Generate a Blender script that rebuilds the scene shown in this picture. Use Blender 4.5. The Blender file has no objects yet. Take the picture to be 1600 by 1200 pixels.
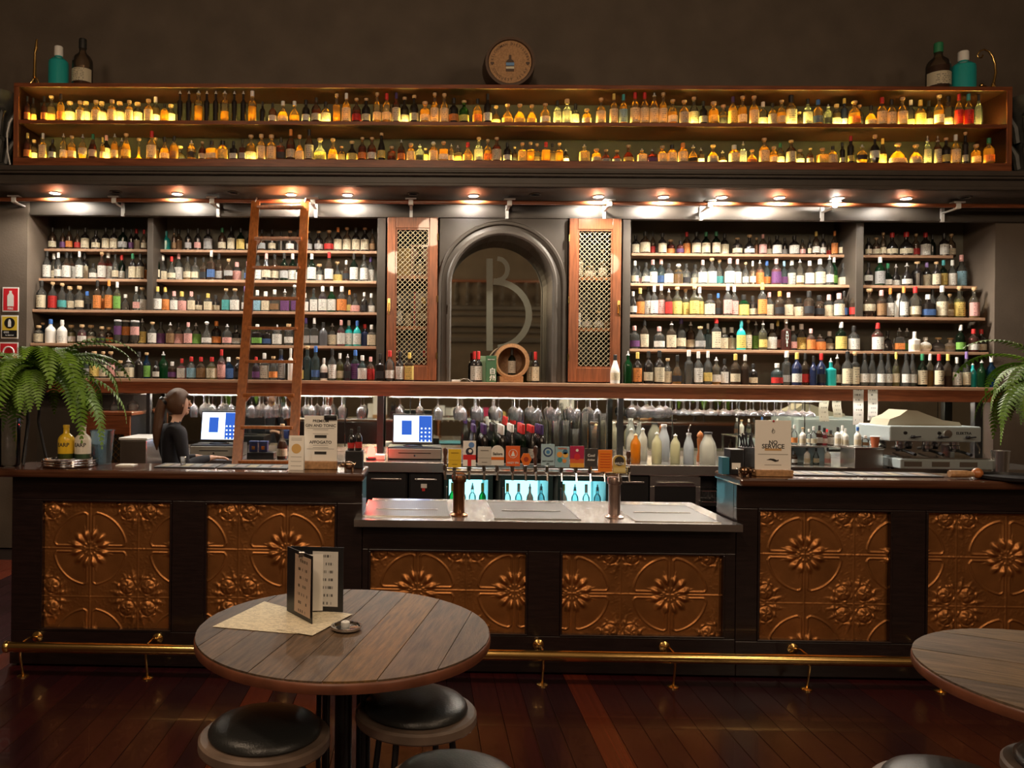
import bpy, bmesh, math, random
from mathutils import Vector, Matrix
random.seed(7)
C = bpy.context.scene.collection
sc = bpy.context.scene
PI = math.pi

# ------------------------------------------------------------------ camera
F, PX, PY, H = 1245.0, 640.0, 595.0, 1.60
ROLL, YAW = 0.0105, 0.0174
FWD = Vector((-math.sin(YAW), math.cos(YAW), 0))
R0 = Vector((math.cos(YAW), math.sin(YAW), 0))
ZV = Vector((0, 0, 1))
RGT = R0 * math.cos(ROLL) + ZV * math.sin(ROLL)
UPV = -R0 * math.sin(ROLL) + ZV * math.cos(ROLL)
cd = bpy.data.cameras.new('camera'); cam = bpy.data.objects.new('camera', cd); C.objects.link(cam)
cd.sensor_width = 36; cd.lens = 36 * F / 1600; cd.sensor_fit = 'HORIZONTAL'
cd.shift_x = (800 - PX) / 1600; cd.shift_y = (PY - 600) / 1600; cd.clip_start = .05
cam.matrix_world = Matrix(((RGT.x, UPV.x, -FWD.x, 0), (RGT.y, UPV.y, -FWD.y, 0), (RGT.z, UPV.z, -FWD.z, H), (0, 0, 0, 1)))
sc.camera = cam

def at(px, py, Y):
    """world point on the plane at distance Y behind a pixel of the 1600x1200 frame"""
    r = FWD + RGT * ((px - PX) / F) + UPV * ((PY - py) / F)
    t = Y / r.y
    return Vector((r.x * t, Y, H + r.z * t))
def ax(px, py, Y): return at(px, py, Y).x
def az(px, py, Y): return at(px, py, Y).z

# ------------------------------------------------------------------ world, exposure
sc.view_settings.view_transform = 'Standard'; sc.view_settings.look = 'None'
sc.view_settings.gamma = 1; sc.view_settings.use_curve_mapping = False
sc.view_settings.exposure = 1.7
w = bpy.data.worlds.new('world'); sc.world = w; w.use_nodes = True
w.node_tree.nodes['Background'].inputs[0].default_value = (.55, .42, .36, 1)
w.node_tree.nodes['Background'].inputs[1].default_value = .012
try:
    sc.cycles.max_bounces = 10; sc.cycles.transparent_max_bounces = 24
    sc.cycles.transmission_bounces = 8; sc.cycles.glossy_bounces = 4; sc.cycles.diffuse_bounces = 3
    sc.cycles.caustics_reflective = False; sc.cycles.caustics_refractive = False
    sc.cycles.sample_clamp_indirect = 6.0
except Exception: pass

# ------------------------------------------------------------------ room lamps (ceiling lamps out of view, plus lights added at the rear)
def lamp(name, kind, loc, energy, color, size=.1, rot=(0, 0, 0), spot=None, blend=.6):
    l = bpy.data.lights.new(name, kind); o = bpy.data.objects.new(name, l); C.objects.link(o)
    o.location = loc; o.rotation_euler = rot; l.energy = energy; l.color = color
    if kind == 'SPOT': l.spot_size = spot; l.spot_blend = blend; l.shadow_soft_size = size
    elif kind == 'AREA': l.shape = 'DISK'; l.size = size
    else: l.shadow_soft_size = size
    return o
WARM = (1, .66, .36)
for x, y, e in ((-2.2, 1.9, 34), (.1, 1.9, 36), (3.4, 1.9, 21), (-.6, -1.4, 45), (3.7, -1.4, 36), (-1.2, -4.0, 34), (5.6, -4.0, 34)):  # rearmost pair added to brighten the rear wall reflected in the arch mirror
    lamp('unseen_room_light', 'POINT', (x, y, 4.0), e, (1, .74, .50), .22)

# ------------------------------------------------------------------ materials
def nodes(name):
    m = bpy.data.materials.new(name); m.use_nodes = True
    nt = m.node_tree; nt.nodes.clear()
    return m, nt, nt.nodes, nt.links
def N(ns, t, **k):
    n = ns.new(t)
    for a, v in k.items():
        if a.startswith('i_'):
            key = a[2:]; key = int(key) if key.isdigit() else key.replace('_', ' ')
            n.inputs[key].default_value = v
        else: setattr(n, a, v)
    return n
def pbr(name, col, rough=.5, metal=0, bump=0, bscale=40, vary=0, vscale=6, stretch=(1, 1, 1), coat=0, emit=None, estr=0, spec=.5, objcol=False):
    m, nt, ns, ln = nodes(name)
    out = N(ns, 'ShaderNodeOutputMaterial'); b = N(ns, 'ShaderNodeBsdfPrincipled'); ln.new(b.outputs[0], out.inputs[0])
    b.inputs['Roughness'].default_value = rough; b.inputs['Metallic'].default_value = metal
    b.inputs['Coat Weight'].default_value = coat; b.inputs['Specular IOR Level'].default_value = spec
    b.inputs['Base Color'].default_value = (*col, 1)
    src = None
    if objcol:
        oi = N(ns, 'ShaderNodeObjectInfo'); src = oi.outputs['Color']
        ln.new(src, b.inputs['Base Color'])
    if vary or bump:
        tc = N(ns, 'ShaderNodeTexCoord'); mp = N(ns, 'ShaderNodeMapping'); mp.inputs['Scale'].default_value = stretch
        ln.new(tc.outputs['Object'], mp.inputs[0])
    if vary:
        no = N(ns, 'ShaderNodeTexNoise', i_Scale=vscale, i_Detail=6.0); ln.new(mp.outputs[0], no.inputs['Vector'])
        mr = N(ns, 'ShaderNodeMapRange', i_1=.3, i_2=.7, i_3=1 - vary, i_4=1 + vary); ln.new(no.outputs[0], mr.inputs[0])
        mx = N(ns, 'ShaderNodeVectorMath', operation='SCALE'); ln.new(mr.outputs[0], mx.inputs['Scale'])
        if src: ln.new(src, mx.inputs[0])
        else: mx.inputs[0].default_value = col
        ln.new(mx.outputs[0], b.inputs['Base Color'])
    if bump:
        nb = N(ns, 'ShaderNodeTexNoise', i_Scale=bscale, i_Detail=4.0); ln.new(mp.outputs[0], nb.inputs['Vector'])
        bp = N(ns, 'ShaderNodeBump', i_Strength=bump, i_Distance=.01); ln.new(nb.outputs[0], bp.inputs['Height'])
        ln.new(bp.outputs[0], b.inputs['Normal'])
    if emit:
        b.inputs['Emission Color'].default_value = (*emit, 1); b.inputs['Emission Strength'].default_value = estr
    return m
def glow(name, col, s):
    m, nt, ns, ln = nodes(name)
    out = N(ns, 'ShaderNodeOutputMaterial'); e = N(ns, 'ShaderNodeEmission', i_0=(*col, 1), i_1=s); ln.new(e.outputs[0], out.inputs[0])
    return m
def glassy(name, rough=.03, ior=1.5, objcol=True, col=(.9, .93, .92), translucent=0., spec=1.):
    """thin glass: tinted see-through with fresnel reflection; translucent > 0 for cloudy liquid"""
    m, nt, ns, ln = nodes(name)
    out = N(ns, 'ShaderNodeOutputMaterial')
    tr = N(ns, 'ShaderNodeBsdfTransparent'); gl = N(ns, 'ShaderNodeBsdfGlossy', i_Roughness=rough); fr = N(ns, 'ShaderNodeFresnel', i_IOR=ior)
    mx = N(ns, 'ShaderNodeMixShader')
    base = tr
    if objcol:
        oi = N(ns, 'ShaderNodeObjectInfo'); ln.new(oi.outputs['Color'], tr.inputs[0])
    else: tr.inputs[0].default_value = (*col, 1)
    if translucent:
        tl = N(ns, 'ShaderNodeBsdfTranslucent'); df = N(ns, 'ShaderNodeBsdfDiffuse'); m1 = N(ns, 'ShaderNodeMixShader', i_0=.3); m2 = N(ns, 'ShaderNodeMixShader', i_0=translucent)
        if objcol:
            ln.new(oi.outputs['Color'], tl.inputs[0]); ln.new(oi.outputs['Color'], df.inputs[0])
        else: tl.inputs[0].default_value = (*col, 1); df.inputs[0].default_value = (*col, 1)
        ln.new(tl.outputs[0], m1.inputs[1]); ln.new(df.outputs[0], m1.inputs[2])
        ln.new(tr.outputs[0], m2.inputs[1]); ln.new(m1.outputs[0], m2.inputs[2]); base = m2
    if spec != 1:
        mu = N(ns, 'ShaderNodeMath', operation='MULTIPLY', i_1=spec); ln.new(fr.outputs[0], mu.inputs[0]); fac = mu.outputs[0]
    else: fac = fr.outputs[0]
    ln.new(fac, mx.inputs[0]); ln.new(base.outputs[0], mx.inputs[1]); ln.new(gl.outputs[0], mx.inputs[2]); ln.new(mx.outputs[0], out.inputs[0])
    return m
def paper_print(name, rows=7.0, ink=.22, translucent=.3):
    """printed paper in the object's colour with rows of fine lettering"""
    m, nt, ns, ln = nodes(name)
    out = N(ns, 'ShaderNodeOutputMaterial'); oi = N(ns, 'ShaderNodeObjectInfo'); tc = N(ns, 'ShaderNodeTexCoord')
    sx = N(ns, 'ShaderNodeSeparateXYZ'); ln.new(tc.outputs['Generated'], sx.inputs[0])
    def M(op, a, b=None):
        n = N(ns, 'ShaderNodeMath', operation=op)
        for i, v in enumerate((a, b)):
            if v is None: continue
            if isinstance(v, (int, float)): n.inputs[i].default_value = v
            else: ln.new(v, n.inputs[i])
        return n.outputs[0]
    zz = M('ADD', M('MULTIPLY', sx.outputs['Z'], rows), M('MULTIPLY', oi.outputs['Random'], 3.0))
    fr = M('FRACT', zz); row = M('FLOOR', zz)
    line = M('MULTIPLY', M('GREATER_THAN', fr, .38), M('LESS_THAN', fr, .72))
    cx = N(ns, 'ShaderNodeCombineXYZ'); ln.new(M('MULTIPLY', sx.outputs['X'], 16.0), cx.inputs[0]); ln.new(M('MULTIPLY', row, 7.3), cx.inputs[1])
    ln.new(M('MULTIPLY', oi.outputs['Random'], 31.0), cx.inputs[2])
    no = N(ns, 'ShaderNodeTexNoise', i_Scale=1.0, i_Detail=1.0); ln.new(cx.outputs[0], no.inputs['Vector'])
    inside = M('LESS_THAN', M('ABSOLUTE', M('SUBTRACT', sx.outputs['X'], .5)), .3)
    k = M('MULTIPLY', M('MULTIPLY', line, M('GREATER_THAN', no.outputs[0], .52)), inside)
    k2 = M('MULTIPLY', k, 1 - ink)
    sc_ = N(ns, 'ShaderNodeVectorMath', operation='SCALE'); ln.new(oi.outputs['Color'], sc_.inputs[0]); ln.new(M('SUBTRACT', 1.0, k2), sc_.inputs['Scale'])
    df = N(ns, 'ShaderNodeBsdfPrincipled', i_Roughness=.55); ln.new(sc_.outputs[0], df.inputs['Base Color'])
    if translucent:
        tl = N(ns, 'ShaderNodeBsdfTranslucent'); ln.new(sc_.outputs[0], tl.inputs[0]); mx = N(ns, 'ShaderNodeMixShader', i_0=translucent)
        ln.new(df.outputs[0], mx.inputs[1]); ln.new(tl.outputs[0], mx.inputs[2]); ln.new(mx.outputs[0], out.inputs[0])
    else: ln.new(df.outputs[0], out.inputs[0])
    return m

M = {}
M['wall'] = pbr('olive_brown_paint', (.115, .088, .066), .75, bump=.15, bscale=60, vary=.15, vscale=3)
M['joinery'] = pbr('dark_grey_brown_joinery_paint', (.052, .042, .033), .5, bump=.06, bscale=25, vary=.12, vscale=5)
M['panel'] = pbr('olive_grey_shelf_back_paint', (.15, .145, .115), .6, vary=.2, vscale=2)
M['cornice'] = pbr('dark_cornice_paint', (.06, .048, .04), .45, vary=.15)
M['mahogany'] = pbr('red_brown_varnished_timber', (.20, .058, .022), .32, vary=.35, vscale=4, stretch=(1.2, 14, 14), bump=.05, bscale=30, coat=.3)
M['mahogany_v'] = pbr('red_brown_varnished_timber_upright', (.22, .068, .026), .32, vary=.35, vscale=4, stretch=(14, 14, 1.2), bump=.05, bscale=30, coat=.3)
M['ladder'] = pbr('orange_varnished_timber', (.36, .115, .028), .3, vary=.3, vscale=5, stretch=(12, 12, 1.5), coat=.4)
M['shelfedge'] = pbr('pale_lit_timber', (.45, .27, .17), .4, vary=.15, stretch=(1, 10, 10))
M['barwood'] = pbr('near_black_stained_timber', (.014, .0075, .007), .30, vary=.35, vscale=5, stretch=(1.5, 14, 14), bump=.08, bscale=20, coat=.2)
M['bartop'] = pbr('dark_varnished_bar_top', (.075, .028, .014), .22, vary=.3, vscale=4, stretch=(1.2, 12, 12), coat=.5)
M['copper'] = pbr('pressed_copper_sheet', (.40, .165, .050), .38, metal=.8, vary=.22, vscale=7, bump=.05, bscale=90)
M['brass'] = pbr('polished_brass', (.80, .52, .18), .2, metal=1, vary=.1)
M['steel'] = pbr('brushed_stainless_steel', (.70, .68, .65), .24, metal=1, vary=.08, vscale=20, stretch=(1, 30, 30))
M['chrome'] = pbr('chrome', (.75, .76, .78), .08, metal=1)
M['black'] = pbr('black_plastic', (.012, .012, .014), .35)
M['blackmetal'] = pbr('black_powder_coated_metal', (.010, .010, .011), .45)
M['leather'] = pbr('black_leather', (.020, .021, .021), .36, bump=.12, bscale=160, spec=.6)
M['rim'] = pbr('grey_brown_timber_rim', (.17, .12, .09), .45, vary=.3, vscale=8)
M['white'] = pbr('white_plastic', (.80, .80, .78), .4)
M['paper'] = pbr('white_paper', (.82, .79, .73), .7)
M['ink'] = pbr('black_ink', (.02, .018, .016), .6)
M['obj'] = pbr('painted_surface', (1, 1, 1), .4, objcol=True)
M['objwood'] = pbr('timber_plank', (1, 1, 1), .5, objcol=True, vary=.5, vscale=5, stretch=(18, 1.6, 18), bump=.2, bscale=25)
M['floorwood'] = pbr('varnished_floor_board', (1, 1, 1), .26, objcol=True, vary=.3, vscale=4, stretch=(16, 1.2, 16), bump=.04, bscale=20, coat=.15)
M['goldemblem'] = pbr('tan_emblem_print', (.62, .38, .12), .6)
M['frostblue'] = glassy('bluish_clear_plastic', .1, 1.45, objcol=False, col=(.62, .74, .80), translucent=.25)
M['objm'] = pbr('satin_metal', (1, 1, 1), .3, metal=.9, objcol=True)
M['glass'] = glassy('tinted_bottle_glass', .06, translucent=.11)
M['liquid'] = glassy('spirit_liquid', .1, 1.33, translucent=.5)
M['clear'] = glassy('clear_drinking_glass', .03, 1.5, objcol=False, col=(.93, .95, .95))
M['frost'] = glassy('cloudy_plastic', .25, 1.4, translucent=.7)
M['label'] = paper_print('printed_bottle_label')
M['sheet'] = paper_print('printed_sheet', rows=26.0, ink=.35, translucent=.1)
M['opaque'] = pbr('glazed_bottle', (1, 1, 1), .18, objcol=True, coat=.5)
M['cap'] = pbr('bottle_stopper', (1, 1, 1), .4, objcol=True)
M['mirror'] = pbr('aged_mirror_glass', (.62, .62, .52), .03, metal=1)
M['etched'] = pbr('etched_glass', (.16, .165, .125), .45)

# ------------------------------------------------------------------ mesh builder
class MB:
    def __init__(s): s.v = []; s.f = []; s.sm = []
    def add(s, vs, fs, smooth=False):
        o = len(s.v); s.v += [tuple(v) for v in vs]
        s.f += [tuple(i + o for i in f) for f in fs]; s.sm += [smooth] * len(fs)
        return s
    def box(s, x0, x1, y0, y1, z0, z1, b=0.):
        if x1 < x0: x0, x1 = x1, x0
        if y1 < y0: y0, y1 = y1, y0
        if z1 < z0: z0, z1 = z1, z0
        if not b:
            vs = [(x, y, z) for z in (z0, z1) for y in (y0, y1) for x in (x0, x1)]
            return s.add(vs, [(0, 2, 3, 1), (4, 5, 7, 6), (0, 1, 5, 4), (2, 6, 7, 3), (0, 4, 6, 2), (1, 3, 7, 5)])
        bm = bmesh.new(); bmesh.ops.create_cube(bm, size=1)
        for v in bm.verts: v.co = Vector(((x0 + x1) / 2 + v.co.x * (x1 - x0), (y0 + y1) / 2 + v.co.y * (y1 - y0), (z0 + z1) / 2 + v.co.z * (z1 - z0)))
        bmesh.ops.bevel(bm, geom=bm.edges[:], offset=b, segments=2, affect='EDGES', profile=.5)
        return s.bm(bm)
    def bm(s, bm, smooth=False):
        bm.verts.index_update()
        s.add([v.co[:] for v in bm.verts], [[v.index for v in f.verts] for f in bm.faces], smooth); bm.free(); return s
    def lathe(s, prof, n=20, c=(0, 0, 0), sy=1., ang0=0., smooth=True, power=None):
        vs, fs = [], []
        for r, z in prof:
            for i in range(n):
                a = ang0 + 2 * PI * i / n; ca, sa = math.cos(a), math.sin(a)
                k = 1.
                if power: k = 1 / (abs(ca) ** power + abs(sa) ** power) ** (1 / power)
                vs.append((c[0] + r * k * ca, c[1] + r * k * sa * sy, c[2] + z))
        m = len(prof)
        for j in range(m - 1):
            for i in range(n):
                a, b = j * n + i, j * n + (i + 1) % n
                fs.append((a, b, b + n, a + n))
        closed = prof[0] == prof[-1]
        if prof[0][0] > 1e-6 and not closed: fs.append(tuple(range(n - 1, -1, -1)))
        if prof[-1][0] > 1e-6 and not closed: fs.append(tuple((m - 1) * n + i for i in range(n)))
        return s.add(vs, fs, smooth)
    def tube(s, pts, r, n=8, smooth=True, cap=True):
        pts = [Vector(p) for p in pts]; rs = r if isinstance(r, (list, tuple)) else [r] * len(pts)
        vs, fs = [], []
        t = (pts[1] - pts[0]).normalized()
        u = t.orthogonal().normalized()
        for i, p in enumerate(pts):
            t2 = (pts[min(i + 1, len(pts) - 1)] - pts[max(i - 1, 0)]).normalized()
            u = (u - t2 * u.dot(t2)).normalized(); q = t2.cross(u)
            for k in range(n):
                a = 2 * PI * k / n; vs.append(p + (u * math.cos(a) + q * math.sin(a)) * rs[i])
        for j in range(len(pts) - 1):
            for k in range(n):
                a, b = j * n + k, j * n + (k + 1) % n; fs.append((a, b, b + n, a + n))
        if cap: fs += [tuple(range(n - 1, -1, -1)), tuple((len(pts) - 1) * n + k for k in range(n))]
        return s.add(vs, fs, smooth)
    def bar(s, a, b, wx, wy, up=(0, 0, 1)):
        """square bar from a to b"""
        a, b = Vector(a), Vector(b); t = (b - a).normalized(); u = t.cross(Vector(up))
        if u.length < 1e-5: u = t.cross(Vector((0, 1, 0)))
        u.normalize(); q = u.cross(t)
        vs = [p + u * i * wx / 2 + q * j * wy / 2 for p in (a, b) for i, j in ((-1, -1), (1, -1), (1, 1), (-1, 1))]
        return s.add(vs, [(3, 2, 1, 0), (4, 5, 6, 7), (0, 1, 5, 4), (1, 2, 6, 5), (2, 3, 7, 6), (3, 0, 4, 7)])
    def prism(s, poly, y0, y1, axis='y'):
        """outline in (x, z) extruded along y"""
        n = len(poly)
        if axis == 'y': vs = [(x, y0, z) for x, z in poly] + [(x, y1, z) for x, z in poly]
        elif axis == 'x': vs = [(y0, x, z) for x, z in poly] + [(y1, x, z) for x, z in poly]
        else: vs = [(x, z, y0) for x, z in poly] + [(x, z, y1) for x, z in poly]
        fs = [tuple(range(n)), tuple(range(2 * n - 1, n - 1, -1))] + [(i, i + n, (i + 1) % n + n, (i + 1) % n) for i in range(n)]
        return s.add(vs, fs)
    def ball(s, c, r, n=14, m=9, sz=1., sx=1., sy=1.):
        pr = [(r * math.sin(PI * k / m), -r * sz * math.cos(PI * k / m)) for k in range(m + 1)]
        pr[0] = (0, pr[0][1]); pr[-1] = (0, pr[-1][1])
        mb = MB().lathe(pr, n); vs = [(c[0] + v[0] * sx, c[1] + v[1] * sy, c[2] + v[2]) for v in mb.v]
        return s.add(vs, mb.f, True)
    def xf(s, mat):
        s.v = [tuple(mat @ Vector(v)) for v in s.v]; return s
    def mesh(s, name):
        me = bpy.data.meshes.new(name); me.from_pydata(s.v, [], s.f)
        bm = bmesh.new(); bm.from_mesh(me)
        bmesh.ops.remove_doubles(bm, verts=bm.verts, dist=1e-6); bmesh.ops.recalc_face_normals(bm, faces=bm.faces)
        bm.to_mesh(me); bm.free()
        if any(s.sm):
            for p in me.polygons: p.use_smooth = True
            try: me.set_sharp_from_angle(angle=math.radians(38))
            except Exception: pass
        return me
    def build(s, name, mat, parent=None, loc=(0, 0, 0), rot=(0, 0, 0), color=None):
        me = s.mesh(name); me.materials.append(M[mat] if isinstance(mat, str) else mat)
        return link(name, me, parent, loc, rot, color)
def link(name, me, parent=None, loc=(0, 0, 0), rot=(0, 0, 0), color=None):
    o = bpy.data.objects.new(name, me); C.objects.link(o); o.parent = parent; o.location = loc; o.rotation_euler = rot
    if color: o.color = (*color, 1)
    return o
def tag(o, label, cat, group=None, kind=None):
    o['label'] = label; o['category'] = cat
    if group: o['group'] = group
    if kind: o['kind'] = kind
    return o
def thing(name, label, cat, loc=(0, 0, 0), rz=0, group=None):
    o = bpy.data.objects.new(name, None); C.objects.link(o); o.location = loc; o.rotation_euler = (0, 0, rz); o.empty_display_size = .05
    return tag(o, label, cat, group)
def struct(o): o['kind'] = 'structure'; return o
def copy_tree(o, parent=None):
    c = o.copy(); C.objects.link(c); c.parent = parent
    for ch in list(o.children): copy_tree(ch, c)
    return c
def text_mb(s, size, loc, rx=PI / 2, rz=0., align='CENTER', ext=.0006, ang=None, squeeze=1.):
    """lettering as mesh, upright and facing -Y unless turned"""
    cu = bpy.data.curves.new('t', 'FONT'); cu.body = s; cu.size = size; cu.align_x = align; cu.align_y = 'CENTER'; cu.extrude = ext; cu.offset = size * .018; cu.resolution_u = 3
    o = bpy.data.objects.new('t', cu); C.objects.link(o)
    dg = bpy.context.evaluated_depsgraph_get(); me = o.evaluated_get(dg).to_mesh()
    mat = Matrix.Translation(loc) @ Matrix.Rotation(rz, 4, 'Z') @ Matrix.Rotation(rx, 4, 'X')
    if ang is not None: mat = mat @ Matrix.Rotation(ang, 4, 'Z')
    mat = mat @ Matrix.Diagonal((squeeze, 1, 1, 1))
    mb = MB(); mb.add([mat @ v.co for v in me.vertices], [tuple(p.vertices) for p in me.polygons])
    o.evaluated_get(dg).to_mesh_clear(); bpy.data.objects.remove(o); bpy.data.curves.remove(cu)
    return mb
def join(*mbs):
    m = MB()
    for b in mbs: m.add(b.v, b.f); 
    return m
def ordinal(n):
    base = ['zeroth', 'first', 'second', 'third', 'fourth', 'fifth', 'sixth', 'seventh', 'eighth', 'ninth', 'tenth', 'eleventh', 'twelfth', 'thirteenth', 'fourteenth', 'fifteenth', 'sixteenth', 'seventeenth', 'eighteenth', 'nineteenth']
    if n < 20: return base[n]
    t = {2: 'twent', 3: 'thirt', 4: 'fort', 5: 'fift', 6: 'sixt', 7: 'sevent', 8: 'eight', 9: 'ninet'}[n // 10]
    return t + 'ieth' if n % 10 == 0 else t + 'y-' + base[n % 10]
# ================================================================== STRUCTURE
YBAR = 4.38                                  # bar front
YCAB, YSOF, YHEAD, YPIER, YBACK = 6.95, 6.85, 7.42, 7.42, 7.95
def zc(y, Y): return H + (PY - y) * Y / F    # height of a row read at the frame's principal column
Z_ROW = [zc(392.5, 7.70), zc(439.5, 7.60), zc(488.5, 7.48), zc(541.5, 7.44), zc(596, 7.28)]
Y_ROW = [7.70, 7.60, 7.48, 7.44, 7.28]
Z_SOF, Z_HEAD = 3.27, zc(340, YHEAD)

# floor: slab with boards laid along the room
fl = struct(MB().box(-7, 8, -5.2, 8.2, -.06, -.012).build('floor', 'barwood'))
bw = .128
pal = [(.036, .0066, .0090), (.025, .0060, .0095), (.046, .0075, .0085), (.030, .0075, .011), (.022, .0050, .0080), (.115, .019, .009), (.034, .0066, .0090)]
board = MB().box(.001, bw - .001, 0, 1, -.012, 0, .0012).mesh('board'); board.materials.append(M['floorwood'])
x = -3.7; k = 0
rf = random.Random(5)
while x < 4.9:
    split = rf.uniform(2.3, 3.9)
    for a, b in ((-.4, 6.9),):
        o = link('board', board, fl, (x, a + .001, 0), color=pal[rf.randrange(7)]); o.scale = (1, b - a - .002, 1)
    x += bw
struct(MB().box(-7, 8, -5.2, 8.2, 5.6, 5.7).build('ceiling', 'wall'))
struct(MB().box(-7, 8, YBACK, 8.2, 0, 5.6).build('wall_back', 'wall'))
struct(MB().box(-7.1, -7, -5.2, 8.2, 0, 5.6).build('wall_left', 'wall'))
struct(MB().box(8, 8.1, -5.2, 8.2, 0, 5.6).build('wall_right', 'wall'))
struct(MB().box(-7, 8, -5.3, -5.2, 0, 5.6).build('wall_rear', 'wall'))
# rear wall seen only in the mirrors: cornice, dado, shelf of urns, windows
tr = MB()
for z0, z1, d in ((3.45, 3.56, .12), (3.30, 3.37, .09), (3.02, 3.12, .14), (2.86, 2.92, .08), (2.62, 2.74, .10)): tr.box(-7, 8, -5.2, -5.2 + d, z0, z1, .012)
struct(tr.build('trim_1', 'cornice'))
bl_ = thing('balustrade', 'timber balustrade of turned balusters on the far wall, mirrored in the arch', 'balustrade', (0, -5.0, 3.57))
MB().box(-2, 7, -.06, .06, .58, .64, .01).build('handrail', 'mahogany', bl_)
bal = MB().lathe([(.001, 0), (.05, 0), (.05, .04), (.025, .07), (.05, .16), (.055, .22), (.025, .36), (.02, .44), (.045, .5), (.045, .579), (.001, .579)], 12).mesh('baluster'); bal.materials.append(M['cornice'])
for k in range(30): link('baluster', bal, bl_, (-1.9 + k * .3, 0, 0))
# alcove piers either side of the shelves
XL = ax(47, 460, 7.44); XR = ax(1549, 500, 7.50)
struct(MB().box(-7, XL, 7.38, YBACK, 0, Z_SOF).build('wall_alcove_left', 'wall'))
struct(MB().box(XR, 8, 7.46, YBACK, 0, Z_SOF).build('wall_alcove_right', 'wall'))
# shelf back panels
XPL, XPR = ax(589, 450, YPIER), ax(985, 450, YPIER)
struct(MB().box(XL, XPL, 7.90, YBACK - .002, 1.6, Z_SOF).build('wall_panel_left', 'panel'))
struct(MB().box(XPR, XR, 7.90, YBACK - .002, 1.6, Z_SOF).build('wall_panel_right', 'panel'))
# soffit, header and cornice
struct(MB().box(-7, 8, YSOF, YBACK, Z_SOF, 3.40).build('trim_soffit', 'cornice'))
struct(MB().box(-7, 8, YHEAD, YHEAD + .06, Z_HEAD, Z_SOF).box(-7, 8, YHEAD - .012, YHEAD, Z_HEAD, Z_HEAD + .02).build('trim_header', 'joinery'))
co = MB()
for a, b, z0, z1 in ((.0, .10, 3.40, 3.437), (-.03, .05, 3.385, 3.405), (-.05, .02, 3.355, 3.375), (-.02, .03, 3.27, 3.30)): co.box(-7, 8, YSOF + a, YSOF + b, z0, z1, .006)
struct(co.box(-7, 8, YCAB, YBACK, 3.40, 3.436).build('trim_cornice', 'cornice'))

# centre block with the arch
AC = at(784, 446, YPIER); AR = 79 * YPIER / F; XA0, XA1 = ax(686, 470, YPIER), ax(886, 470, YPIER)
ZT, ZB = Z_HEAD, Z_ROW[4] + .001
n = 28; arch = [(AC.x + AR * math.cos(PI * i / n), AC.z + AR * math.sin(PI * i / n)) for i in range(n + 1)]
def outer(i):
    a = PI * i / n; c, s = math.cos(a), math.sin(a)
    ts = []
    if s > 1e-6: ts.append((ZT - AC.z) / s)
    if c > 1e-6: ts.append((XA1 - AC.x) / c)
    if c < -1e-6: ts.append((XA0 - AC.x) / c)
    t = min(ts); return (AC.x + t * c, AC.z + t * s)
ar = MB(); YA, YG = YPIER, 7.76
path = [(AC.x + AR, ZB)] + arch + [(AC.x - AR, ZB)]
out = [(XA1, ZB)] + [outer(i) for i in range(n + 1)] + [(XA0, ZB)]
for i in range(len(path) - 1):
    a, b, c, d = path[i], path[i + 1], out[i + 1], out[i]
    ar.add([(p[0], YA, p[1]) for p in (a, b, c, d)], [(0, 1, 2, 3)])
    ar.add([(a[0], YA, a[1]), (b[0], YA, b[1]), (b[0], YG + .03, b[1]), (a[0], YG + .03, a[1])], [(0, 1, 2, 3)])
for cz in ((XA1, ZT), (XA0, ZT)):
    best = [p for p in out if abs(p[1] - ZT) < 1e-6 and abs(p[0] - cz[0]) < .6]; bx = min(best, key=lambda p: abs(p[0] - cz[0]))
    by = max([p for p in out if abs(p[0] - cz[0]) < 1e-6], key=lambda p: p[1])
    ar.add([(bx[0], YA, bx[1]), (cz[0], YA, cz[1]), (by[0], YA, by[1])], [(0, 1, 2)])
struct(ar.build('wall_arch', 'joinery'))
mo = MB()
def arch_path(off): 
    r = AR + off
    return [(AC.x + r, 0, ZB)] + [(AC.x + r * math.cos(PI * i / 36), 0, AC.z + r * math.sin(PI * i / 36)) for i in range(37)] + [(AC.x - r, 0, ZB)]
def sweep(off, prof):
    """moulding: prof points (outward, forward) carried round the arch"""
    rows = []
    for o, f in prof:
        r = AR + off + o
        rows.append([(AC.x + r, YA - f, ZB)] + [(AC.x + r * math.cos(PI * i / 36), YA - f, AC.z + r * math.sin(PI * i / 36)) for i in range(37)] + [(AC.x - r, YA - f, ZB)])
    L = len(rows[0])
    mo.add([p for r in rows for p in r], [(j * L + i, j * L + i + 1, (j + 1) * L + i + 1, (j + 1) * L + i) for j in range(len(rows) - 1) for i in range(L - 1)], True)
sweep(0, [(-.004, -.05), (-.004, .02), (.01, .034), (.03, .034), (.042, .02), (.05, .014), (.085, .012), (.095, .03), (.115, .034), (.125, .024), (.13, 0)])
struct(mo.build('trim_arch', 'joinery'))
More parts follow.
